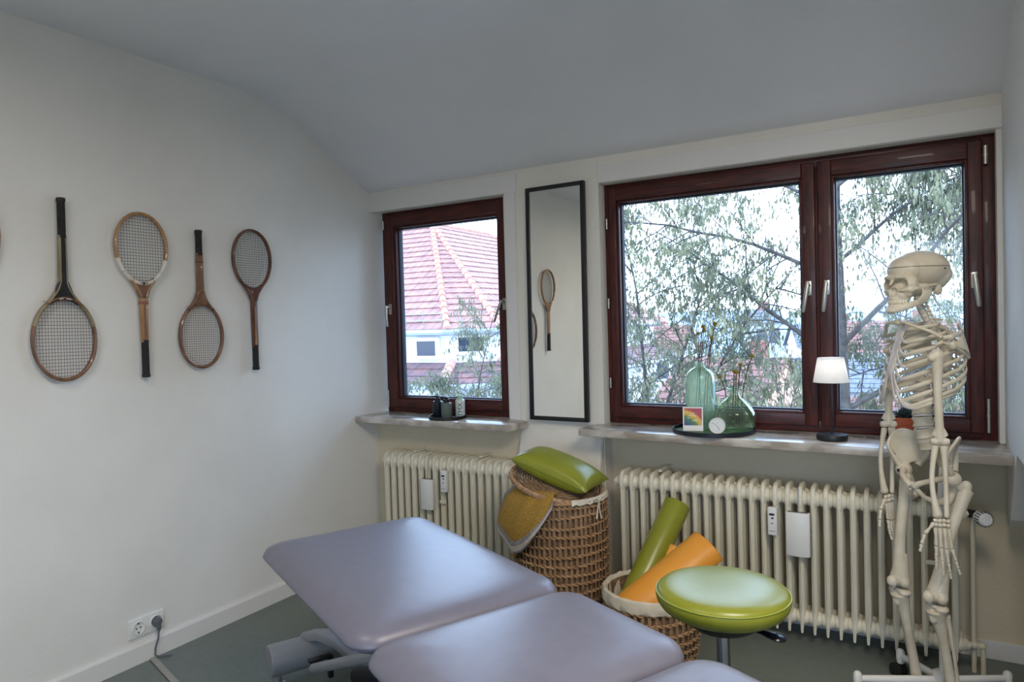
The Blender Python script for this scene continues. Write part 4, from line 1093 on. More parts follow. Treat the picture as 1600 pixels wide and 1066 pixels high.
n = SB.node_tree; p = n.nodes['Principled BSDF']; src = p.inputs['Base Color'].links[0].from_socket
tc = n.nodes.new('ShaderNodeTexCoord'); sx = n.nodes.new('ShaderNodeSeparateXYZ'); n.links.new(tc.outputs['Object'], sx.inputs[0])
cp = n.nodes.new('ShaderNodeMath'); cp.operation = 'COMPARE'; cp.inputs[1].default_value = HC.z + .026; cp.inputs[2].default_value = .0011
n.links.new(sx.outputs['Z'], cp.inputs[0]); mxn = n.nodes.new('ShaderNodeMix'); mxn.data_type = 'RGBA'; mxn.inputs['B'].default_value = (.05, .04, .03, 1)
n.links.new(cp.outputs[0], mxn.inputs['Factor']); n.links.new(src, mxn.inputs['A']); n.links.new(mxn.outputs['Result'], p.inputs['Base Color'])
k.data.materials.clear(); k.data.materials.append(SB); adopt(k, SK); skull = k
# jaw
b = B(); FY = HM.to_3x3() @ Vector((0, 1, 0))
jp = []
for i in range(15):
    a = -1 + 2 * i / 14; x = .044 * sin(a * 1.45); y = -.012 - .072 * cos(a * 1.45) * 1.0 - .004; jp.append((x * .97, y - .003, -.1165 + .030 * (1 - cos(a * 1.45))))
b.tube(jp, [.0105 + .003 * (1 - abs(-1 + 2 * i / 14)) for i in range(15)], 10, flat=.62, updir=(0, 0, 1), M=HM)
b.sph((0, -.093, -.120), (.016, .010, .010), sub=2, M=HM)
for s in (-1, 1):
    b.tube([(s * .042, -.034, -.094), (s * .048, -.020, -.083), (s * .052, -.011, -.064), (s * .053, -.001, -.042)], [.012, .019, .0175, .010], 10, flat=.33, updir=FY, M=HM)
    b.tube([(s * .050, -.014, -.080), (s * .052, -.024, -.060), (s * .053, -.028, -.046)], [.010, .008, .003], 8, flat=.4, updir=FY, M=HM)
    b.sph((s * .053, .003, -.042), (.009, .006, .006), sub=2, M=HM)
o = b.build('jaw', M['bone'], None, rem=.0020, smooth_it=2); adopt(o, SK)
for nm, z, hh, rx, ry, yc, par in (('upper_teeth', -.0900, .0125, .0300, .0375, -.0545, skull), ('lower_teeth', -.1025, .0115, .0285, .0360, -.0545, o)):
    b = B()
    for i in range(14):
        a = (-1.25 + 2.5 * i / 13); x, y = rx * sin(a), yc - ry * cos(a); w = .0062 if abs(a) < .5 else .0072
        b.box((x, y, z), (w * .90, .0065, hh), Matrix.Rotation(a * 1.0, 3, 'Z'), M=HM)
    q = b.build(nm, M['tooth'], None, bevel=.0012, bseg=2); subadopt(q, par)
b = B(); b.cyl(HM @ Vector((0, .01, .086)), HM @ Vector((0, .01, .094)), .002); b.build('screw_hook', M['jointm'], SK)
for s in (1,):
    b = B(); q = HM @ Vector((.0705, .035, .018)); b.sph(q, .0032, sub=1); b.build('calvarium_hook', M['jointm'], SK)

# ---- spine: cervical -> lumbar, each vertebra a part
CT = at(1440, 560, 2.70); CT = Vector((CT.x, 2.70, 1.20))
TH = fr(54, CT, (1, 1, 1)); PC = at(1452, 715, 2.70); PM = fr(38, (PC.x, 2.70, PC.z))
th3 = TH.to_3x3(); ph3 = PM.to_3x3()
neck_top = HM @ Vector((0, .006, -.052)); c7 = at(1450, 504, 2.71); t12 = TH @ Vector((0, .052, -.135)); l5 = at(1454, 702, 2.70)
spine_pts = [neck_top, HM @ Vector((0, .002, -.088)), c7, TH @ Vector((0, .078, .05)), TH @ Vector((0, .082, -.04)), t12, lerp(t12, l5, .45) + th3 @ Vector((0, -.014, 0)), l5]
spine_pts[-2] = at(1441, 655, 2.70)
spine_pts[-3] = at(1443, 598, 2.735)
def cat(P, t):
    n = len(P) - 1; i = min(int(t * n), n - 1); u = t * n - i
    p0, p1, p2, p3 = P[max(i - 1, 0)], P[i], P[i + 1], P[min(i + 2, n)]
    return .5 * ((2 * p1) + (p2 - p0) * u + (2 * p0 - 5 * p1 + 4 * p2 - p3) * u * u + (3 * p1 - p0 - 3 * p2 + p3) * u ** 3)
dense = [cat(spine_pts, i / 400) for i in range(401)]
acc = [0]
for a_, b_ in zip(dense[:-1], dense[1:]): acc.append(acc[-1] + (b_ - a_).length)
def arc(s):
    s = max(0, min(acc[-1], s))
    for i in range(400):
        if acc[i + 1] >= s: return dense[i].lerp(dense[i + 1], (s - acc[i]) / max(1e-9, acc[i + 1] - acc[i])), (dense[i + 1] - dense[i]).normalized()
    return dense[-1], (dense[-1] - dense[-2]).normalized()
hts = [.62] * 7 + [.85 + .03 * i for i in range(12)] + [1.45, 1.5, 1.5, 1.5, 1.5]
tot = sum(hts); s0 = 0; VP = []
for i, hgt in enumerate(hts):
    hh = hgt / tot * acc[-1]; c, tn = arc(s0 + hh / 2); s0 += hh
    rot = (ph3.lerp(th3, .5) if i > 18 else th3) if False else (th3 if i < 19 else th3.lerp(ph3, (i - 18) / 5.0))
    back = rot @ Vector((0, 1, 0)); lat = rot @ Vector((1, 0, 0)); up = -tn
    VP.append((c, lat, back, hh))
    r = .011 if i < 7 else (.0130 + .0010 * (i - 7) if i < 19 else .0290)
    b = B()
    body = hh * (.80 if i < 19 else .84)
    b.tube([c + up * body / 2, c + up * body * .42, c, c - up * body * .42, c - up * body / 2], [r * .92, r, r * .84, r, r * .92], 20, flat=1.15, updir=back)
    ac = c + back * (r + .006)
    for s in (-1, 1):
        b.tube([c + back * r * .8 + lat * s * .008, c + back * (r + .008) + lat * s * .011, c + back * (r + .014)], [.0045, .005, .004], 6)
        tl_ = .017 if i < 7 else (.024 if i < 19 else .036)
        b.tube([c + back * (r + .004) + lat * s * .008, c + back * (r + .010) + lat * s * tl_], [.0045, .0035], 6)
        b.tube([c + back * (r + .008) + lat * s * .011 + up * hh * .5, c + back * (r + .010) + lat * s * .012 - up * hh * .5], [.004, .0045], 6)
    sl = .010 if i < 6 else (.034 if i < 19 else .030)
    b.tube([c + back * (r + .010), c + back * (r + .010 + sl) - up * (.004 if i < 7 or i > 18 else .022)], [.0055, .004], 8, flat=1.8 if i > 18 else 1, updir=lat)
    b.build('vertebra', M['bone'], SK, ang=60)
    if i < 23:
        d, _ = arc(s0)
        b = B(); b.tube([d + up * hh * .10, d - up * hh * .10], [r * .90, r * .90], 16, flat=1.15, updir=back); b.build('spinal_disc', M['cart'], SK)
for i in (19, 20, 21, 22):
    c, lat, back, hh = VP[i]
    b = B(); b.sph(c + back * .030 + lat * .018 - Vector((0, 0, hh * .5)), .0045, sub=1); b.build('nerve_root', M['jointm'], SK)

# ---- rib cage
aw = [.054, .088, .109, .124, .133, .138, .140, .139, .134, .124, .110, .092]
bd = [.048, .068, .083, .092, .098, .101, .102, .101, .097, .090, .080, .070]
drop = [.024, .052, .080, .104, .124, .140, .152, .154, .142, .120, .075, .045]
span = [1, 1, 1, 1, 1, 1, 1, .93, .86, .78, .60, .45]
st_top, st_bot = Vector((0, -.066, .110)), Vector((0, -.116, -.052))
def rib_curve(i, s, npt=15):
    c, lat, back, hh = VP[7 + i]
    loc = TH.inverted() @ c; pts = []
    y0 = loc.y; yf = -.066 - .050 * min(1, i / 6.)
    for k in range(npt):
        t = k / (npt - 1) * span[i] * .90; a = pi * t
        x = aw[i] * sin(a) ** .82 if a < pi / 2 else aw[i] * sin(a) ** .9
        ym = (y0 + .012 + yf) / 2 ; yr = (y0 + .012 - yf) / 2
        y = ym + yr * cos(a) + .012 * sin(a) * (1 if a < pi / 2 else .3)
        z = loc.z + .004 - drop[i] * (t ** 1.15) * 1.0
        pts.append(Vector((s * max(x, .012), y, z)))
    return pts
ends = {}
for i in range(12):
    for s in (-1, 1):
        pts = [TH @ p for p in rib_curve(i, s)]
        n = len(pts); b = B()
        b.tube(pts, [.0050 + .0022 * sin(pi * min(1, k / (n - 1) * 1.3 + .0)) if k < n * .7 else .0070 for k in range(n)], 8, flat=.50, updir=(0, 0, 1))
        b.sph(pts[0], .0055, sub=1)
        b.build('rib', M['bone'], SK, ang=60)
        ends[(i, s)] = rib_curve(i, s)[-1]
for s in (-1, 1):
    for i in range(10):
        e1 = ends[(i, s)]
        if i < 7: tgt = st_top.lerp(st_bot, [.06, .20, .38, .54, .70, .84, .97][i]) + Vector((s * .010, -.002, 0))
        else: tgt = None
        if tgt is not None:
            m1 = Vector(((e1.x * .55 + tgt.x * .45), min(e1.y, tgt.y) - .004, min(e1.z, tgt.z) * .5 + e1.z * .5 - (.004 if i > 4 else 0)))
            pts = [e1, e1.lerp(m1, .6), m1.lerp(tgt, .35), tgt]
        else:
            pr = ends[(i - 1, s)] * .45 + (st_bot + Vector((s * .012, 0, 0))) * .55
            pr.z -= .012 * (i - 6); pts = [e1, e1.lerp(pr, .4) + Vector((0, -.006, -.010)), pr + Vector((s * .006, -.002, -.004)), pr]
        q = [cat(pts, t / 8) for t in range(9)]
        b = B(); b.tube([TH @ p for p in q], [.0058] * 9, 8, flat=.55, updir=(0, 0, 1)); b.build('rib_cartilage', M['cart'], SK)
b = B(); sd = th3 @ Vector((1, 0, 0))
b.tube([TH @ p for p in (st_top + Vector((0, 0, .012)), st_top, st_top.lerp(st_bot, .22), st_top.lerp(st_bot, .30), st_top.lerp(st_bot, .6), st_top.lerp(st_bot, .9), st_bot, st_bot + Vector((0, .004, -.028)))], [.016, .024, .017, .0145, .0165, .018, .013, .004], 14, flat=.30, updir=sd)
b.build('sternum', M['bone'], None, rem=.002, smooth_it=1, m_=None) if False else adopt(b.build('sternum', M['cart'], None), SK)

# ---- shoulders
SHL, SHR = Vector((.160, -.046, .008)), Vector((-.160, -.046, .008))
def clav(s):
    p = [Vector((s * .016, -.072, .120)), Vector((s * .045, -.086, .118)), Vector((s * .080, -.070, .104)), Vector((s * .115, -.048, .088)), Vector((s * .146, -.036, .070))]
    q = [TH @ cat(p, t / 10) for t in range(11)]
    bone('clavicle', [('t', q, [.010, .0085, .007, .0062, .006, .006, .006, .0065, .007, .0075, .007], .85), ('s', q[0], .0105)], .0018)
for s in (-1, 1): clav(s)
def scap(s):
    # triangular blade on the back of the ribs, spine and acromion over the shoulder
    A = Vector((s * .070, .078, .112)); Bt = Vector((s * .086, .100, .000)); G = Vector((s * .140, .002, .046)); 
    b = B(); n = 9; g = []
    for i in range(n + 1):
        row = []
        for j in range(n + 1 - i):
            u, v = i / n, j / n
            p = A * (1 - u - v) + Bt * u + G * v
            p = p + Vector((s * .020, .006, 0)) * (4 * (u * v + v * (1 - u - v)))
            row.append(b.bm.verts.new(TH @ p))
        g.append(row)
    for i in range(n):
        for j in range(n - i):
            b.bm.faces.new((g[i][j], g[i + 1][j], g[i][j + 1]))
            if j < n - i - 1: b.bm.faces.new((g[i + 1][j], g[i + 1][j + 1], g[i][j + 1]))
    me = bpy.data.meshes.new('scapula_blade'); b.bm.to_mesh(me); b.bm.free()
    bo = bpy.data.objects.new('scapula_blade', me); COL.objects.link(bo)
    mo = bo.modifiers.new('s', 'SOLIDIFY'); mo.thickness = .0050; mo.offset = 0; bake(bo)
    b = B(); b.bm.from_mesh(bo.data); bpy.data.objects.remove(bo)
    b.tube([TH @ p for p in (A.lerp(Bt, .25), Vector((s * .105, .066, .088)), Vector((s * .140, .030, .086)), Vector((s * .156, -.014, .072)), Vector((s * .148, -.036, .070)))], [.004, .007, .0075, .0090, .007], 8, flat=.6, updir=(0, 0, 1))
    b.tube([TH @ p for p in (Bt, Bt.lerp(G, .5) + Vector((s * .012, 0, -.004)), G)], [.006, .0055, .009], 8)
    b.tube([TH @ p for p in (A, A.lerp(Bt, .5), Bt)], [.004, .004, .006], 8)
    b.tube([TH @ p for p in (G, Vector((s * .136, -.030, .056)), Vector((s * .128, -.048, .046)))], [.009, .007, .005], 8)
    b.sph(TH @ G, (.013, .013, .018), sub=2)
    adopt(b.build('scapula', M['bone'], None, rem=.0020, smooth_it=2), SK)
for s in (-1, 1): scap(s)

# ---- arms
def long_bone(name, p0, p1, r0, rm, r1, extra=(), bow=(0, 0, 0), vox=.0022):
    bone(name, [shaft(p0, p1, r0, rm, r1, bow)] + list(extra), vox)
def V(*a): return Vector(a)
def arm(side, sh, el, wr, lat, fwd, fingers):
    """sh, el, wr world points; lat: direction across the elbow; fwd: anterior direction"""
    lat, fwd = Vector(lat).normalized(), Vector(fwd).normalized()
    bone('humerus', [shaft(sh, el, .020, .0122, .014, fwd * .004), ('s', sh + lat * 0, .0215), ('s', sh + fwd * .010 - V(0, 0, .006) + lat * .010, .0145),
                     ('t', [el - lat * .026, el - lat * .012, el, el + lat * .012, el + lat * .026], [.009, .013, .010, .013, .009], 1, 12),
                     ('t', [el.lerp(sh, .18), el.lerp(sh, .06) + lat * .016], [.010, .009]), ('t', [el.lerp(sh, .18), el.lerp(sh, .06) - lat * .016], [.010, .009])], .0022)
    e2 = el - V(0, 0, .014)
    bone('radius', [shaft(e2 + lat * .014 - V(0, 0, .008), wr + lat * .010, .0100, .0076, .0135, lat * .010 + fwd * .006), ('s', e2 + lat * .014 - V(0, 0, .004), (.0105, .0105, .006)), ('s', wr + lat * .011, (.014, .012, .010))], .0019)
    bone('ulna', [shaft(e2 - lat * .010, wr - lat * .014, .0125, .0074, .0080, -fwd * .004), ('s', e2 - lat * .008 - fwd * .010 + V(0, 0, .010), (.011, .012, .016)), ('s', wr - lat * .014, .0078)], .0019)
    # hand
    hd = fingers['dir']; hd = Vector(hd).normalized(); hl = Vector(fingers['lat']).normalized(); hn = hd.cross(hl).normalized()
    c0 = wr + hd * .016; b = B()
    for r_ in range(2):
        for q in range(4):
            b.sph(c0 + hd * (.013 * r_) + hl * (-.017 + .0115 * q) + hn * (.003 * (q % 2)), (.0072, .0072, .0072), sub=2)
    hb = b.build('wrist_bones', M['bone'], SK, ang=60)
    base = c0 + hd * .022
    def ph(b, p, q, r):
        b.tube([p, p.lerp(q, .12), p.lerp(q, .5), p.lerp(q, .88), q], [r * 1.0, r * 1.25, r * .72, r * 1.15, r * .9], 8)
    for q in range(4):
        b = B(); x = (-.018, -.006, .006, .018)[q]; spread = fingers['spread'][q]
        d1 = (hd + hl * spread * .35).normalized()
        p = base + hl * x; L1 = (.056, .060, .062, .060)[q] if True else 0
        p2 = p + d1 * L1; ph(b, p, p2, .0052); b.build('metacarpal', M['bone'], None); mt = bpy.data.objects[-1] if False else None
        for o in [x_ for x_ in COL.objects if x_.name.startswith('metacarpal') and x_.parent is None]: adopt(o, SK)
        d2 = (hd + hl * spread).normalized(); cur = fingers['curl']
        ls = ((.030, .018, .015), (.038, .024, .017), (.041, .027, .018), (.036, .022, .016))[q]
        b = B(); p3 = p2 + d2 * .003; dd = d2
        for w_, l_ in enumerate(ls):
            dd = (dd + hn * cur * (.5 + w_ * .4)).normalized(); p4 = p3 + dd * l_; ph(b, p3, p4, .0047 - .0006 * w_); p3 = p4 + dd * .0022
        adopt(b.build('finger', M['bone'], None), SK)
    # thumb at the side of the palm
    tl = Vector(fingers['thumb']).normalized(); b = B(); p = c0 + hd * .008 + hl * .026 * fingers['ts']
    dd = (tl + hd * .6).normalized(); p2 = p + dd * .042; ph(b, p, p2, .0056); d3 = (dd + hd * .9).normalized(); p3 = p2 + d3 * .034; ph(b, p2 + d3 * .003, p3, .0050); d4 = (d3 + hd * .6).normalized(); ph(b, p3 + d4 * .003, p3 + d4 * .026, .0044)
    adopt(b.build('thumb', M['bone'], None), SK)
shL = TH @ SHL; shL = at(1464, 556, shL.y); shR = at(1393, 545, 2.82)
elL = at(1469, 690, shL.y + .005); wrL = at(1471, 806, shL.y - .03)
arm('L', shL, elL, wrL, (-.98, -.10, 0), (-.3, -.9, 0), dict(dir=(.04, -.02, -1), lat=(1, .12, 0), spread=(-.05, .02, .08, .22), curl=.03, thumb=(-.65, -.2, -.4), ts=-.80))
elR = at(1388, 663, 2.80); wrR = at(1387, 768, 2.77)
arm('R', shR, elR, wrR, (-.8, -.25, 0), (-.3, -.9, 0), dict(dir=(.10, -.02, -1), lat=(.45, .9, 0), spread=(-.12, -.02, .05, .12), curl=.12, thumb=(-.4, -.9, -.3), ts=-1))

# ---- pelvis
b = B()
def hip(s):
    # fan shaped ilium as a curved sheet, then thickened
    n, m_ = 14, 8; g = []
    for i in range(n + 1):
        a = i / n
        # crest from ASIS (front, lateral) to PSIS (back, medial)
        cr_ = V(s * (.108 + .018 * sin(pi * a) - .070 * a ** 1.5), -.062 + .135 * a, .030 + .050 * sin(pi * min(1, a * 1.05)) ** .8)
        lo_ = V(s * (.092 - .038 * a), -.022 + .055 * a, -.040 + .020 * a)
        row = []
        for j in range(m_ + 1):
            t = j / m_; p = lo_.lerp(cr_, t) + V(-s * .014 * sin(pi * t) * sin(pi * a), .010 * sin(pi * t) * (1 - a), 0)
            row.append(bb_.bm.verts.new(PM @ p))
        g.append(row)
    for i in range(n):
        for j in range(m_): bb_.bm.faces.new((g[i][j], g[i + 1][j], g[i + 1][j + 1], g[i][j + 1]))
    return [g[i][m_].co.copy() for i in range(n + 1)]
for s in (-1, 1):
    bb_ = B(); crest = hip(s)
    me = bpy.data.meshes.new('x'); bb_.bm.to_mesh(me); bb_.bm.free(); bo = bpy.data.objects.new('x', me); COL.objects.link(bo)
    mo = bo.modifiers.new('s', 'SOLIDIFY'); mo.thickness = .0068; mo.offset = 0; bake(bo)
    b = B(); b.bm.from_mesh(bo.data); bpy.data.objects.remove(bo)
    b.tube(crest, [.0055] * len(crest), 8)
    b.tube([crest[0], PM @ V(s * .100, -.050, .0), PM @ V(s * .094, -.026, -.035)], [.006, .006, .012], 8)
    b.sph(PM @ V(s * .088, -.010, -.055), (.026, .026, .026), sub=3)
    b.tube([PM @ V(s * .082, -.020, -.050), PM @ V(s * .052, -.062, -.062), PM @ V(s * .022, -.078, -.076), PM @ V(s * .006, -.078, -.088)], [.013, .0085, .010, .013], 10)
    b.tube([PM @ V(s * .008, -.076, -.094), PM @ V(s * .026, -.058, -.122), PM @ V(s * .046, -.030, -.140), PM @ V(s * .060, .004, -.135)], [.009, .0075, .011, .016], 10)
    b.tube([PM @ V(s * .060, .004, -.135), PM @ V(s * .076, .008, -.100), PM @ V(s * .086, -.002, -.070)], [.016, .013, .018], 10)
    b.tube([PM @ V(s * .066, .028, -.040), PM @ V(s * .045, .060, .010), PM @ V(s * .036, .066, .030)], [.012, .013, .011], 10)
    adopt(b.build('hip_bone', M['bone'], None, rem=.0024, smooth_it=2), SK)
    b = B(); b.sph(PM @ V(s * .086, -.038, -.055), .006, sub=2); b.build('hip_screw', M['jointm'], SK)
b = B(); b.sph(PM @ V(0, -.079, -.085), (.008, .008, .014), sub=2); b.build('pubic_cartilage', M['cart'], SK)
bone('sacrum', [('t', [PM @ V(0, .030, .045), PM @ V(0, .050, .020), PM @ V(0, .072, -.015), PM @ V(0, .080, -.050), PM @ V(0, .070, -.080), PM @ V(0, .058, -.098)], [.046, .042, .032, .022, .012, .006], [.45, .42, .40, .4, .5, .6], 14, ph3 @ V(1, 0, 0))], .0024)

# ---- legs
def leg(hipc, troch, kn, an, lat, fwd, r=1.0):
    lat, fwd = Vector(lat).normalized(), Vector(fwd).normalized(); up = V(0, 0, 1)
    sh0 = troch.lerp(kn, .06)
    bone('femur', [shaft(troch, kn + up * .02, .023, .0170, .026, fwd * .012), ('s', hipc, .0225), ('t', [hipc, troch.lerp(hipc, .25) - up * .004], [.014, .016]), ('s', troch + up * .010, (.017, .017, .021)),
                   ('t', [kn.lerp(troch, .28), kn.lerp(troch, .12), kn.lerp(troch, .03)], [.019, .028, .034], .85, 16, lat),
                   ('s', kn + lat * .019, (.020, .026, .021)), ('s', kn - lat * .019, (.020, .026, .021)), ('s', kn + fwd * .006 + up * .006, .024), ('s', troch.lerp(kn, .16) - (troch - hipc).normalized() * .014, .010)], .0026)
    bone('patella', [('s', kn + fwd * .036 + up * .004, (.018, .018, .021)), ('s', kn + fwd * .034 - up * .010, (.010, .010, .014))], .0022)
    tp = kn - up * .036
    bone('tibia', [shaft(tp - up * .005, an, .033, .0148, .018, fwd * -.003), ('s', tp + lat * .018, (.022, .024, .013)), ('s', tp - lat * .018, (.022, .024, .013)), ('s', tp - up * .030 + fwd * .014, (.014, .012, .022)), ('s', an - up * .006, (.019, .019, .014)), ('s', an - up * .012 - lat * .014, (.009, .010, .016))], .0025)
    b = B(); b.tube([tp + lat * .018 + up * .005, tp - lat * .018 + up * .005], [.021, .021], 14, flat=.25, updir=fwd); b.build('meniscus', M['cart'], SK)
    bone('fibula', [shaft(tp + lat * .022 - up * .022 - fwd * .020, an + lat * .016 - up * .010 - fwd * .008, .0095, .0058, .010, lat * .004)], .0020)
    # foot
    f0 = an - up * .030
    bone('ankle_bones', [('s', f0 + fwd * .004, (.017, .017, .015)), ('t', [f0 - fwd * .045 - up * .022, f0 - fwd * .020 - up * .018, f0 + fwd * .010 - up * .014], [.016, .016, .014]), ('s', f0 + fwd * .030 - up * .008, (.018, .018, .013)), ('s', f0 + fwd * .045 - up * .014 + lat * .010, (.014, .014, .011)), ('s', f0 + fwd * .045 - up * .010 - lat * .010, (.014, .014, .012))], .0022)
    for q in range(5):
        x = (-.026, -.012, 0, .012, .024)[q]; b = B(); p = f0 + fwd * .058 + lat * x * .8 - up * .014; L1 = (.050, .060, .056, .052, .048)[q]
        p2 = p + fwd * L1 + lat * x * .35 - up * .012; r_ = .0075 if q == 0 else .0048
        b.tube([p, p.lerp(p2, .15), p.lerp(p2, .5), p.lerp(p2, .88), p2], [r_, r_ * 1.2, r_ * .75, r_ * 1.2, r_], 8); adopt(b.build('metatarsal', M['bone'], None), SK)
        b = B(); p3 = p2 + fwd * .003
        for l_ in ((.026, .022) if q == 0 else (.020, .010, .008)):
            p4 = p3 + fwd * l_ - up * .002; b.tube([p3, p3.lerp(p4, .5), p4], [r_ * 1.0, r_ * .75, r_ * .95], 8); p3 = p4 + fwd * .002
        adopt(b.build('toe', M['bone'], None), SK)
hr = PM @ V(-.090, -.016, -.055); hl_ = PM @ V(.090, -.016, -.055)
fw = ph3 @ V(0, -1, 0); lt = ph3 @ V(1, 0, 0)
leg(hr, at(1417, 752, hr.y - .01), at(1406, 907, 2.73), at(1431, 1050, 2.78), -lt, fw)
leg(hl_, at(1510, 766, hl_.y + .02), at(1463, 932, 2.60), at(1489, 1085, 2.66), lt, fw)

# ---- stand
PB = at(1474, 1040, 2.775)
ST = thing('skeleton_stand', 'white castor stand with upright pole carrying the skeleton', 'stand', (PB.x, PB.y, 0))
sac = PM @ V(0, .085, -.02)
b = B(); b.tube([(PB.x, PB.y, .075), (PB.x, PB.y, .70), V(PB.x, PB.y, .80).lerp(V(sac.x, sac.y, .86), .4), (sac.x, sac.y, sac.z)], [.0125, .0125, .0115, .010], 16); b.build('pole', M['standp'], ST)
b = B(); b.lathe([(0, 0), (.034, 0), (.034, .045), (.024, .052), (0, .052)], (PB.x, PB.y, .062), 28); b.build('hub', M['standp'], ST)
ends_ = [V(-.203, 2.655, 0), V(.245, 2.885, 0), V(-.078, 2.905, 0), V(.02, 2.52, 0), V(.27, 2.62, 0)]
for e1 in ends_:
    c = V(PB.x, PB.y, .082); b = B(); q = V(e1.x, e1.y, .082)
    b.tube([c, q], [.0145, .0115], 4, updir=(0, 0, 1)) if False else b.tube([c, q], [.015, .012], 12, flat=.8, updir=(0, 0, 1))
    adopt(b.build('base_leg', M['standp'], None), ST)
    b = B(); b.lathe([(0, -.026), (.012, -.026), (.0145, -.01), (.0145, .014), (.011, .022), (.006, .026), (0, .027)], q, 18); b.build('end_cap', M['standp'], ST)
    dv = (q - c).normalized(); sd_ = V(-dv.y, dv.x, 0)
    for s in (-1, 1):
        b = B(); wc = V(e1.x, e1.y, .0265) + dv * .010 + sd_ * .012 * s
        b.tube([wc - sd_ * .008, wc - sd_ * .006, wc + sd_ * .006, wc + sd_ * .008], [.023, .0262, .0262, .023], 20); b.build('castor_wheel', M['rubber'], ST)
    b = B(); b.cyl((e1.x, e1.y, .03), (e1.x, e1.y, .062), .006); b.tube([V(e1.x, e1.y, .055), V(e1.x, e1.y, .03) + dv * .01], [.009, .005], 8); b.build('castor_fork', M['rubber'], ST)
# ------------------------------------------------------------------ outside the windows
def tile_mat(name, c, c2, axis):
    m = mat(name, c, .75, c2=c2, scale=3.5, detail=6, lo=.35, hi=.65)
    n = m.node_tree; p = n.nodes['Principled BSDF']; tc = n.nodes.new('ShaderNodeTexCoord'); uv = n.nodes.new('ShaderNodeMapping'); uv.inputs['Scale'].default_value = (1, 1, 1)
    wv = n.nodes.new('ShaderNodeTexWave'); wv.inputs['Scale'].default_value = 1.25; wv.bands_direction = axis
    n.links.new(tc.outputs['Object'], uv.inputs[0]); n.links.new(uv.outputs[0], wv.inputs['Vector'])
    bp = n.nodes.new('ShaderNodeBump'); bp.inputs['Strength'].default_value = .9; bp.inputs['Distance'].default_value = .06
    n.links.new(wv.outputs['Fac'], bp.inputs['Height']); n.links.new(bp.outputs[0], p.inputs['Normal']); return m
M['tx'] = tile_mat('clay_roof_tiles', (140, 98, 90), (164, 118, 104), 'X'); M['ty'] = tile_mat('clay_roof_tiles_side', (142, 102, 94), (166, 122, 108), 'Y')
M['tdark'] = tile_mat('weathered_roof_tiles', (96, 78, 80), (136, 92, 84), 'X')
M['ridge'] = mat('ridge_tiles', (184, 134, 114), .75, c2=(200, 152, 132), scale=4)
M['render'] = mat('white_render', (232, 234, 236), .85, c2=(222, 225, 228), scale=1.5)
M['zinc'] = mat('zinc_gutter', (150, 156, 164), .4, .6)
M['dglass'] = mat('dark_window_glass', (46, 56, 72), .08, spec=.8)
M['wfrm'] = mat('white_window_frame', (238, 240, 242), .5)
def roof_face(b, e0, e1, t1, t0, rowlen=.33, lift=.035):
    """rows of tiles between the eave e0-e1 and the top t0-t1"""
    e0, e1, t0, t1 = map(Vector, (e0, e1, t0, t1)); L = ((t0 + t1) / 2 - (e0 + e1) / 2).length; n = max(2, round(L / rowlen))
    nr = (e1 - e0).cross(t0 - e0 if (t0 - e0).length > .01 else t1 - e0).normalized()
    if nr.z < 0: nr = -nr
    for i in range(n):
        a, c = i / n, min(1, (i + 1.12) / n)
        p0, p1 = e0.lerp(t0, a), e1.lerp(t1, a); q0, q1 = e0.lerp(t0, c), e1.lerp(t1, c)
        b.poly([p0 + nr * lift, p1 + nr * lift, q1 + nr * .004, q0 + nr * .004]) if (q1 - q0).length > .01 else b.poly([p0 + nr * lift, p1 + nr * lift, q1])
        b.poly([p0, p1, p1 + nr * lift, p0 + nr * lift])
def caps(b, p0, p1, r=.085, step=.34):
    p0, p1 = Vector(p0), Vector(p1); d = p1 - p0; n = max(2, int(d.length / step)); u = d.normalized()
    for i in range(n):
        a = p0 + d * (i / n); c = p0 + d * ((i + 1.15) / n); b.tube([a + V(0, 0, .03), c - V(0, 0, .0)], [r * 1.15, r * .85], 8)
hs = thing('house', 'white house with a big clay-tiled hipped roof filling the view of the left window', 'house', (-14, 18, -9))
EZ = 1.27; H1 = V(-9.65, 13.4, EZ); H2 = V(-8.72, 14.33, EZ); AP = V(-13.7, 18.35, 4.72); RE = V(-13.75, 21.8, 4.72)
b = B(); roof_face(b, V(-24, 13.4, EZ), H1, AP, V(-24, 18.35, 4.72)); b.build('roof_slope', M['tx'], hs, sm=False)
b = B(); roof_face(b, H1, H2, AP, AP + V(0.0, 0.0, 0)); b.build('roof_slope', M['tx'], hs, sm=False)
b = B(); roof_face(b, H2, V(-8.72, 27, EZ), RE, AP); b.build('roof_slope', M['ty'], hs, sm=False)
b = B(); caps(b, H1, AP); b.build('ridge_cap', M['ridge'], hs); b = B(); caps(b, H2, AP); b.build('ridge_cap', M['ridge'], hs)
b = B(); caps(b, AP, RE); b.build('ridge_cap', M['ridge'], hs); b = B(); caps(b, RE, V(-8.72, 27, EZ)); b.build('ridge_cap', M['ridge'], hs)
b = B(); b.sph(AP + V(0, 0, .06), (.16, .16, .14), sub=2); b.build('apex_cap', mat('verdigris_cap', (150, 190, 190), .5), hs)
b = B(); b.tube([(-24, 13.32, EZ - .06), (-9.7, 13.32, EZ - .06), (-8.66, 14.3, EZ - .06), (-8.66, 26, EZ - .06)], .075, 8); b.build('gutter', M['zinc'], hs)
b = B(); wz0, wz1 = -9, EZ - .02
for q0, q1 in (((-24, 13.75), (-9.8, 13.75)), ((-9.8, 13.75), (-9.07, 14.48)), ((-9.07, 14.48), (-9.07, 26.5))):
    b.poly([(q0[0], q0[1], wz0), (q1[0], q1[1], wz0), (q1[0], q1[1], wz1), (q0[0], q0[1], wz1)])
b.build('wall', M['render'], hs, sm=False)
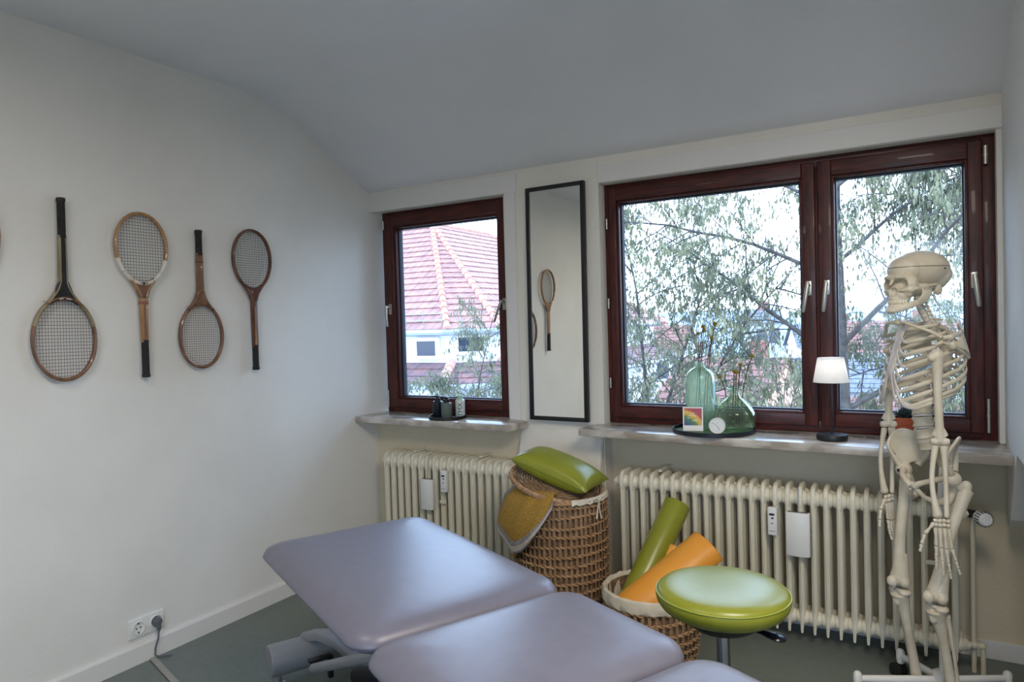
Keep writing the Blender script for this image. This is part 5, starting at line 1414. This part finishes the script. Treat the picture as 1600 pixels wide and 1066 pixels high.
b = B(); b.poly([(-24, 13.3, EZ - .03), (-9.7, 13.3, EZ - .03), (-8.6, 14.4, EZ - .03), (-8.6, 26, EZ - .03), (-24, 26, EZ - .03)]); b.build('soffit', M['render'], hs, sm=False)
b = B(); b.bb(-23, -9.6, 14.2, 26, -9, 1.2); b.build('core', M['render'], hs, sm=False)
def hwin(parent, x, z, w, h, y, d=.08, side=False):
    f = B().bb(x - w / 2 - .09, x + w / 2 + .09, y - d, y + .02, z - h / 2 - .09, z + h / 2 + .09).build('window_frame', M['wfrm'], parent, sm=False)
    g = B().bb(x - w / 2, x + w / 2, y - d - .012, y - d + .002, z - h / 2, z + h / 2).build('window_pane', M['dglass'], None, sm=False); subadopt(g, f)
for u0, u1, v0, v1 in ((655, 682.5, 533, 556),):
    a_, c_ = at(u0, v1, 13.72), at(u1, v0, 13.72); 
    if c_.x > -9.9: c_.x = -9.9 + .35
    hwin(hs, (a_.x + c_.x) / 2, (a_.z + c_.z) / 2, c_.x - a_.x, c_.z - a_.z, 13.72)
wm_ = Matrix.Translation((-9.455, 14.075, .905)) @ Matrix.Rotation(radians(45), 4, 'Z')
f = B().box((0, -.02, 0), (.80, .10, .50), M=wm_).build('window_frame', M['wfrm'], hs, sm=False)
g = B().box((0, -.075, 0), (.62, .02, .34), M=wm_).build('window_pane', M['dglass'], None, sm=False); subadopt(g, f)
# lower lean-to roof and terrace
l0, l1 = at(640, 567, 13.7), at(640, 601, 12.7)
zT_, zB_ = l0.z, l1.z
b = B(); roof_face(b, V(-24, 12.7, zB_), V(-9.35, 12.7, zB_), V(-9.75, 13.7, zT_), V(-24, 13.7, zT_), .34); b.build('lower_roof', M['tdark'], hs, sm=False)
b = B(); roof_face(b, V(-9.35, 12.7, zB_), V(-7.7, 13.9, zB_), V(-8.9, 14.6, zT_), V(-9.75, 13.7, zT_), .34); b.build('lower_roof', M['tdark'], hs, sm=False)
b = B(); roof_face(b, V(-7.7, 13.9, zB_), V(-7.7, 26, zB_), V(-9.05, 26, zT_), V(-8.9, 14.6, zT_), .34); b.build('lower_roof', M['tdark'], hs, sm=False)
b = B(); caps(b, V(-9.35, 12.7, zB_), V(-9.75, 13.7, zT_), .11); b.build('ridge_cap', M['ridge'], hs); b = B(); caps(b, V(-7.7, 13.9, zB_), V(-8.9, 14.6, zT_), .11); b.build('ridge_cap', M['ridge'], hs)
b = B(); b.tube([(-24, 12.62, zB_ - .05), (-9.3, 12.62, zB_ - .05), (-7.6, 13.85, zB_ - .05), (-7.6, 26, zB_ - .05)], .07, 8); b.build('gutter', M['zinc'], hs)
b = B(); b.bb(-23.9, -9.5, 12.9, 13.74, -9, zB_ - .02); b.build('lower_wall', M['render'], hs, sm=False)
b = B()
for x in [-16.5 + i * .55 for i in range(14)]: b.cyl((x, 13.55, EZ + .1), (x, 13.50, EZ + .42), .012, seg=5)
b.tube([(-24, 13.5, EZ + .40), (-9.8, 13.5, EZ + .40)], .012, 5); b.tube([(-24, 13.52, EZ + .24), (-9.8, 13.52, EZ + .24)], .012, 5); b.build('snow_guard', M['zinc'], hs, sm=False)
# lower neighbouring roof terrace seen under it
t = thing('terrace', 'pale flat roof edge at the foot of the white house, low in the left window', 'roof', (-8, 10, -9))
b = B(); b.bb(-16, -6.6, 10.5, 12.4, -9, -.52); b.build('terrace_block', M['render'], t, sm=False, bevel=.02)
b = B(); b.bb(-16.1, -6.5, 10.4, 10.5, -.62, -.42); b.build('terrace_edge', M['zinc'], t, sm=False)

TT = tile_mat('brown_red_roof_tiles', (118, 78, 66), (146, 98, 84), 'X')
# houses of the town
def town(label, x, y, w, d, zr, ze, rot, cat_='house', wall=None, tm=None, wins=True):
    t = thing('town_house', label, cat_, (x, y, -12), 'houses of the town behind the trees')
    tm = tm or TT; wall = wall or M['render']; Mx = Matrix.Translation((x, y, 0)) @ Matrix.Rotation(radians(rot), 4, 'Z')
    b = B(); b.box((0, 0, (ze - 12) / 2), (w, d, ze + 12), M=Mx); b.build('wall', wall, t, sm=False)
    for s in (-1, 1):
        b = B(); q = [Mx @ V(-w / 2 - .3, s * (d / 2 + .4), ze - .15), Mx @ V(w / 2 + .3, s * (d / 2 + .4), ze - .15), Mx @ V(w / 2 + .3, 0, zr), Mx @ V(-w / 2 - .3, 0, zr)]
        roof_face(b, *q, .45, .05); b.build('roof_slope', tm, t, sm=False)
    for s in (-1, 1):
        b = B(); b.poly([Mx @ V(s * w / 2, -d / 2, ze), Mx @ V(s * w / 2, d / 2, ze), Mx @ V(s * w / 2, 0, zr - .1)]); b.build('gable', wall, t, sm=False)
    b = B(); b.box((w * .2, d * .12, zr - .1), (.8, .6, 1.8), M=Mx); b.build('chimney', mat('brick_chimney', (140, 92, 80), .9), t, sm=False)
    if wins:
        nn = max(2, int(w / 2.6))
        for k in range(nn):
            for r_ in range(2):
                xx = -w / 2 + (k + .5) * w / nn; b = B(); b.box((xx, -d / 2 - .02, ze - 1.3 - r_ * 2.8), (1.0, .08, 1.3), M=Mx); b.build('window', M['dglass'], t, sm=False)
grn = mat('grey_render', (170, 172, 178), .9); orn = mat('apricot_render', (208, 160, 132), .9)
dk = tile_mat('grey_slate_tiles', (96, 98, 108), (120, 118, 124), 'X')
town('red-roofed house low behind the left tree in the wide window', -8.2, 27, 5, 5, -2.4, -4.0, 12)
town('apricot house with red roof seen between the tree branches, centre of the wide window', -8.2, 36, 5.5, 5, -.6, -2.8, -20, wall=orn)
town('house with dark roof below the dried flowers in the wide window', -4.4, 24, 4.5, 4.5, -2.4, -4.2, 24, tm=dk)
town('grey rendered house with dark gable roof near the right edge of the big pane', -5.2, 46, 6, 5, -1.2, -2.9, 8, wall=grn, tm=dk)
town('small pale house behind the lamp shade seen between branches', -.6, 30, 5, 5, -1.9, -3.8, -14)
town('house with slate roof behind the skeleton ribs, low in the right pane', 1.4, 23, 4.5, 5, -1.9, -3.9, 30, tm=dk)
town('distant red-roofed house on the horizon at the left of the wide window', -22, 60, 9, 7, .9, -1.6, 5)
town('distant grey tower-like house on the horizon in the centre of the wide window', -12.5, 66, 2.4, 2.4, 2.0, 1.0, 40, wall=grn, tm=dk)
town('distant pale house on the horizon behind the window handles', -2, 66, 9, 7, .8, -1.6, -10)
town('distant house with grey roof on the horizon between the tower-like house and the pale one', -7.5, 74, 7, 6, .6, -1.5, 20, tm=dk)
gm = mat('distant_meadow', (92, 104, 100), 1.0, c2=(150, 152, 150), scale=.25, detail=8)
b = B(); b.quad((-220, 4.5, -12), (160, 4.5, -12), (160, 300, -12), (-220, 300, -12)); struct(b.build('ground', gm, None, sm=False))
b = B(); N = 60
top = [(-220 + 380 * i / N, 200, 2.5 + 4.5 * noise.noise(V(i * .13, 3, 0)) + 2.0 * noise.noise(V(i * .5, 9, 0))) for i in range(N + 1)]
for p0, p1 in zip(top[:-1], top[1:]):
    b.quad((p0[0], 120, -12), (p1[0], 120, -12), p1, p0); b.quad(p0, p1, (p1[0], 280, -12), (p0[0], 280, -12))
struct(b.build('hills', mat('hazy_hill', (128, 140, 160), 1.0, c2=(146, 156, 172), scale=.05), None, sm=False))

# trees
M['bark'] = mat('grey_brown_bark', (62, 56, 52), .95, c2=(92, 86, 80), scale=12)
LEAF = [mat('pale_green_catkins', (116, 118, 92), .8, c2=(152, 148, 114), scale=2.5), mat('olive_catkins', (96, 102, 80), .8, c2=(140, 138, 108), scale=2.5)]
def leafm(m):
    n = m.node_tree; p = n.nodes['Principled BSDF']; o = n.nodes['Material Output']; tl = n.nodes.new('ShaderNodeBsdfTranslucent'); mx = n.nodes.new('ShaderNodeMixShader'); mx.inputs[0].default_value = .35
    src = p.inputs['Base Color'].links[0].from_socket; n.links.new(src, tl.inputs[0]); n.links.new(p.outputs[0], mx.inputs[1]); n.links.new(tl.outputs[0], mx.inputs[2]); n.links.new(mx.outputs[0], o.inputs[0])
for m_ in LEAF: leafm(m_)
def tree(label, base, tops, limbs, seed, leaf_per, lm, r0=.13, lsz=.05, cut=None, tw=7):
    """base: foot of the trunk; tops: trunk polyline; limbs: (start, direction, length, radius)"""
    R3 = random.Random(seed); t = thing('tree', label, 'tree', base)
    tr = B(); pts = [V(*base)] + [V(*p) for p in tops]; n = len(pts)
    tr.tube(pts, [r0 * (1 - .7 * i / (n - 1)) for i in range(n)], 8); tr.build('trunk', M['bark'], t)
    br = B(); lf = B(); nl = 0
    def rv(s): return V(R3.uniform(-s, s), R3.uniform(-s, s), R3.uniform(-s, s))
    def leaves(pts_, k, spread):
        for _ in range(k):
            i = R3.randrange(len(pts_) - 1); p = pts_[i].lerp(pts_[i + 1], R3.random()) + rv(spread)
            L_ = lsz * R3.uniform(.6, 1.5); w = L_ * R3.uniform(.11, .22); d = (V(0, 0, -1) + rv(.30)).normalized(); s_ = d.cross(rv(1)).normalized() * w; f = d.cross(s_).normalized() * w * .5
            a, c = lf.bm.verts.new(p), lf.bm.verts.new(p + d * L_); e, g, h_ = lf.bm.verts.new(p + d * L_ * .45 + s_), lf.bm.verts.new(p + d * L_ * .45 - s_), lf.bm.verts.new(p + d * L_ * .45 + f)
            lf.bm.faces.new((a, e, h_)); lf.bm.faces.new((e, c, h_)); lf.bm.faces.new((c, g, h_)); lf.bm.faces.new((g, a, h_))
    def grow(p, d, L_, r, lev):
        k = 9 if lev == 0 else (7 if lev == 1 else 4); q = [p]; d = d.normalized()
        for i in range(k):
            g = (-.10 if lev == 0 else -.16 if lev == 1 else -.26) * (i / k) ** .8
            d = (d + rv(.13 if lev < 2 else .22) + V(0, 0, g)).normalized(); q.append(q[-1] + d * L_ / k)
        br.tube(q, [max(.0035, .62 * r * (1 - .82 * i / k)) for i in range(k + 1)], 6 if lev == 0 else (4 if lev == 1 else 3), cap=False)
        if lev < 2:
            m_ = (15, tw + 3)[lev]
            for j in range(m_):
                f = .18 + .80 * (j + R3.random() * .8) / m_; i = min(int(f * k), k - 1); s = q[i].lerp(q[i + 1], f * k - i)
                dd = (q[i + 1] - q[i]).normalized(); side = dd.cross(rv(1)).normalized(); nd = dd * R3.uniform(.3, .8) + side + V(0, 0, .12)
                grow(s, nd, L_ * R3.uniform(.28, .52) * (1.15 - f * .5), r * (.34 if lev == 0 else .5), lev + 1)
        if lev == 2: leaves(q, leaf_per, .05)
        elif lev == 1: leaves(q[3:], leaf_per // 2, .06)
    for s, d, L_, r in limbs: grow(V(*s), V(*d), L_, r, 0)
    br.build('branches', M['bark'], t, normals=False); o = lf.build('foliage', lm, t, sm=False, normals=False)
    o['kind'] = 'stuff'
    return t
tree('tall grey-barked tree with arching branches behind the middle post and right pane', (-.78, 8.2, -12), [(-.80, 8.2, -4), (-.72, 8.2, 0), (-.78, 8.25, 2.5), (-.74, 8.3, 5.5)],
     [((-.75, 8.2, .3), (.9, .3, .42), 3.0, .055), ((-.75, 8.2, 1.0), (.8, -.2, .75), 2.8, .05), ((-.78, 8.2, 1.9), (.8, .2, .8), 2.4, .04), ((-.78, 8.2, 2.7), (.9, -.1, .5), 2.4, .04), ((-.75, 8.2, .1), (.9, -.3, -.05), 2.6, .04),
      ((-.75, 8.2, .8), (-.85, .1, .8), 3.2, .05), ((-.76, 8.2, 1.7), (-.95, -.2, .6), 2.9, .045), ((-.76, 8.2, 2.5), (-.9, .3, .5), 2.7, .04), ((-.73, 8.2, -.3), (-.9, -.2, .35), 2.6, .045), ((-.73, 8.2, -.8), (-.7, -.3, .2), 2.6, .04), ((-.74, 8.2, -.8), (.8, -.2, .3), 2.6, .04), ((-.76, 8.25, 3.4), (.3, .0, .6), 2.4, .035), ((-.76, 8.25, 3.3), (-.6, .0, .5), 2.6, .035)], 11, 17, LEAF[0], lsz=.062)
tree('leafy tree fanning up from the lower left of the big window pane', (-3.5, 8.8, -12), [(-3.5, 8.8, -4), (-3.3, 8.8, -1.2)],
     [((-3.3, 8.8, -1.2), (.25, 0, 1), 3.6, .06), ((-3.3, 8.8, -1.3), (.7, -.1, .9), 3.8, .055), ((-3.3, 8.8, -1.2), (-.35, .1, 1), 3.4, .05), ((-3.3, 8.8, -1.4), (1.1, .1, .6), 3.2, .045), ((-3.4, 8.8, -1.8), (.5, -.4, .9), 3.0, .045), ((-3.3, 8.8, -1.1), (0, .2, 1), 4.3, .055), ((-3.4, 8.8, -1.5), (-.2, -.4, .9), 2.8, .04)], 5, 20, LEAF[1], lsz=.062)
tree('leafy tree low behind the lamp and the squat vase', (-1.7, 7.4, -12), [(-1.7, 7.4, -4), (-1.65, 7.4, -2.2)],
     [((-1.65, 7.4, -2.2), (.3, 0, 1), 2.8, .05), ((-1.65, 7.4, -2.2), (-.4, -.1, 1), 2.7, .05), ((-1.65, 7.4, -2.3), (.8, .1, .9), 2.9, .045), ((-1.65, 7.4, -2.2), (.0, .3, 1), 2.6, .045), ((-1.65, 7.4, -2.4), (-.8, .2, .8), 2.6, .045)], 21, 20, LEAF[0], tw=7, lsz=.06)
tree('tree at the far right of the right pane, behind the skeleton skull', (1.7, 9.5, -12), [(1.7, 9.5, -4), (1.6, 9.5, 1.5), (1.6, 9.5, 4.5)],
     [((1.65, 9.5, .5), (-.9, 0, .6), 2.6, .045), ((1.65, 9.5, 1.3), (-.8, -.2, .8), 2.6, .045), ((1.6, 9.5, 2.2), (-.9, .2, .5), 2.4, .04), ((1.6, 9.5, 3.0), (-.8, -.1, .3), 2.2, .035), ((1.65, 9.5, -.4), (-.9, -.2, .4), 2.6, .045), ((1.65, 9.5, -1.0), (-.9, .2, .3), 2.6, .04)], 31, 16, LEAF[1], lsz=.062)
tree('pale green birch at the right edge of the left window, before the white house', (-6.15, 9.0, -12), [(-6.15, 9.0, -5), (-6.05, 9.0, -1.6)],
     [((-6.05, 9.0, -1.6), (.0, 0, 1), 3.3, .04), ((-6.05, 9.0, -1.6), (-.22, 0, 1), 2.4, .035), ((-6.05, 9.0, -1.7), (.25, .1, 1), 3.3, .035), ((-6.05, 9.0, -1.7), (-.55, -.1, .9), 2.1, .03), ((-6.05, 9.0, -1.8), (.1, -.3, .9), 2.3, .03)], 41, 24, LEAF[1], r0=.09, lsz=.055, tw=7)
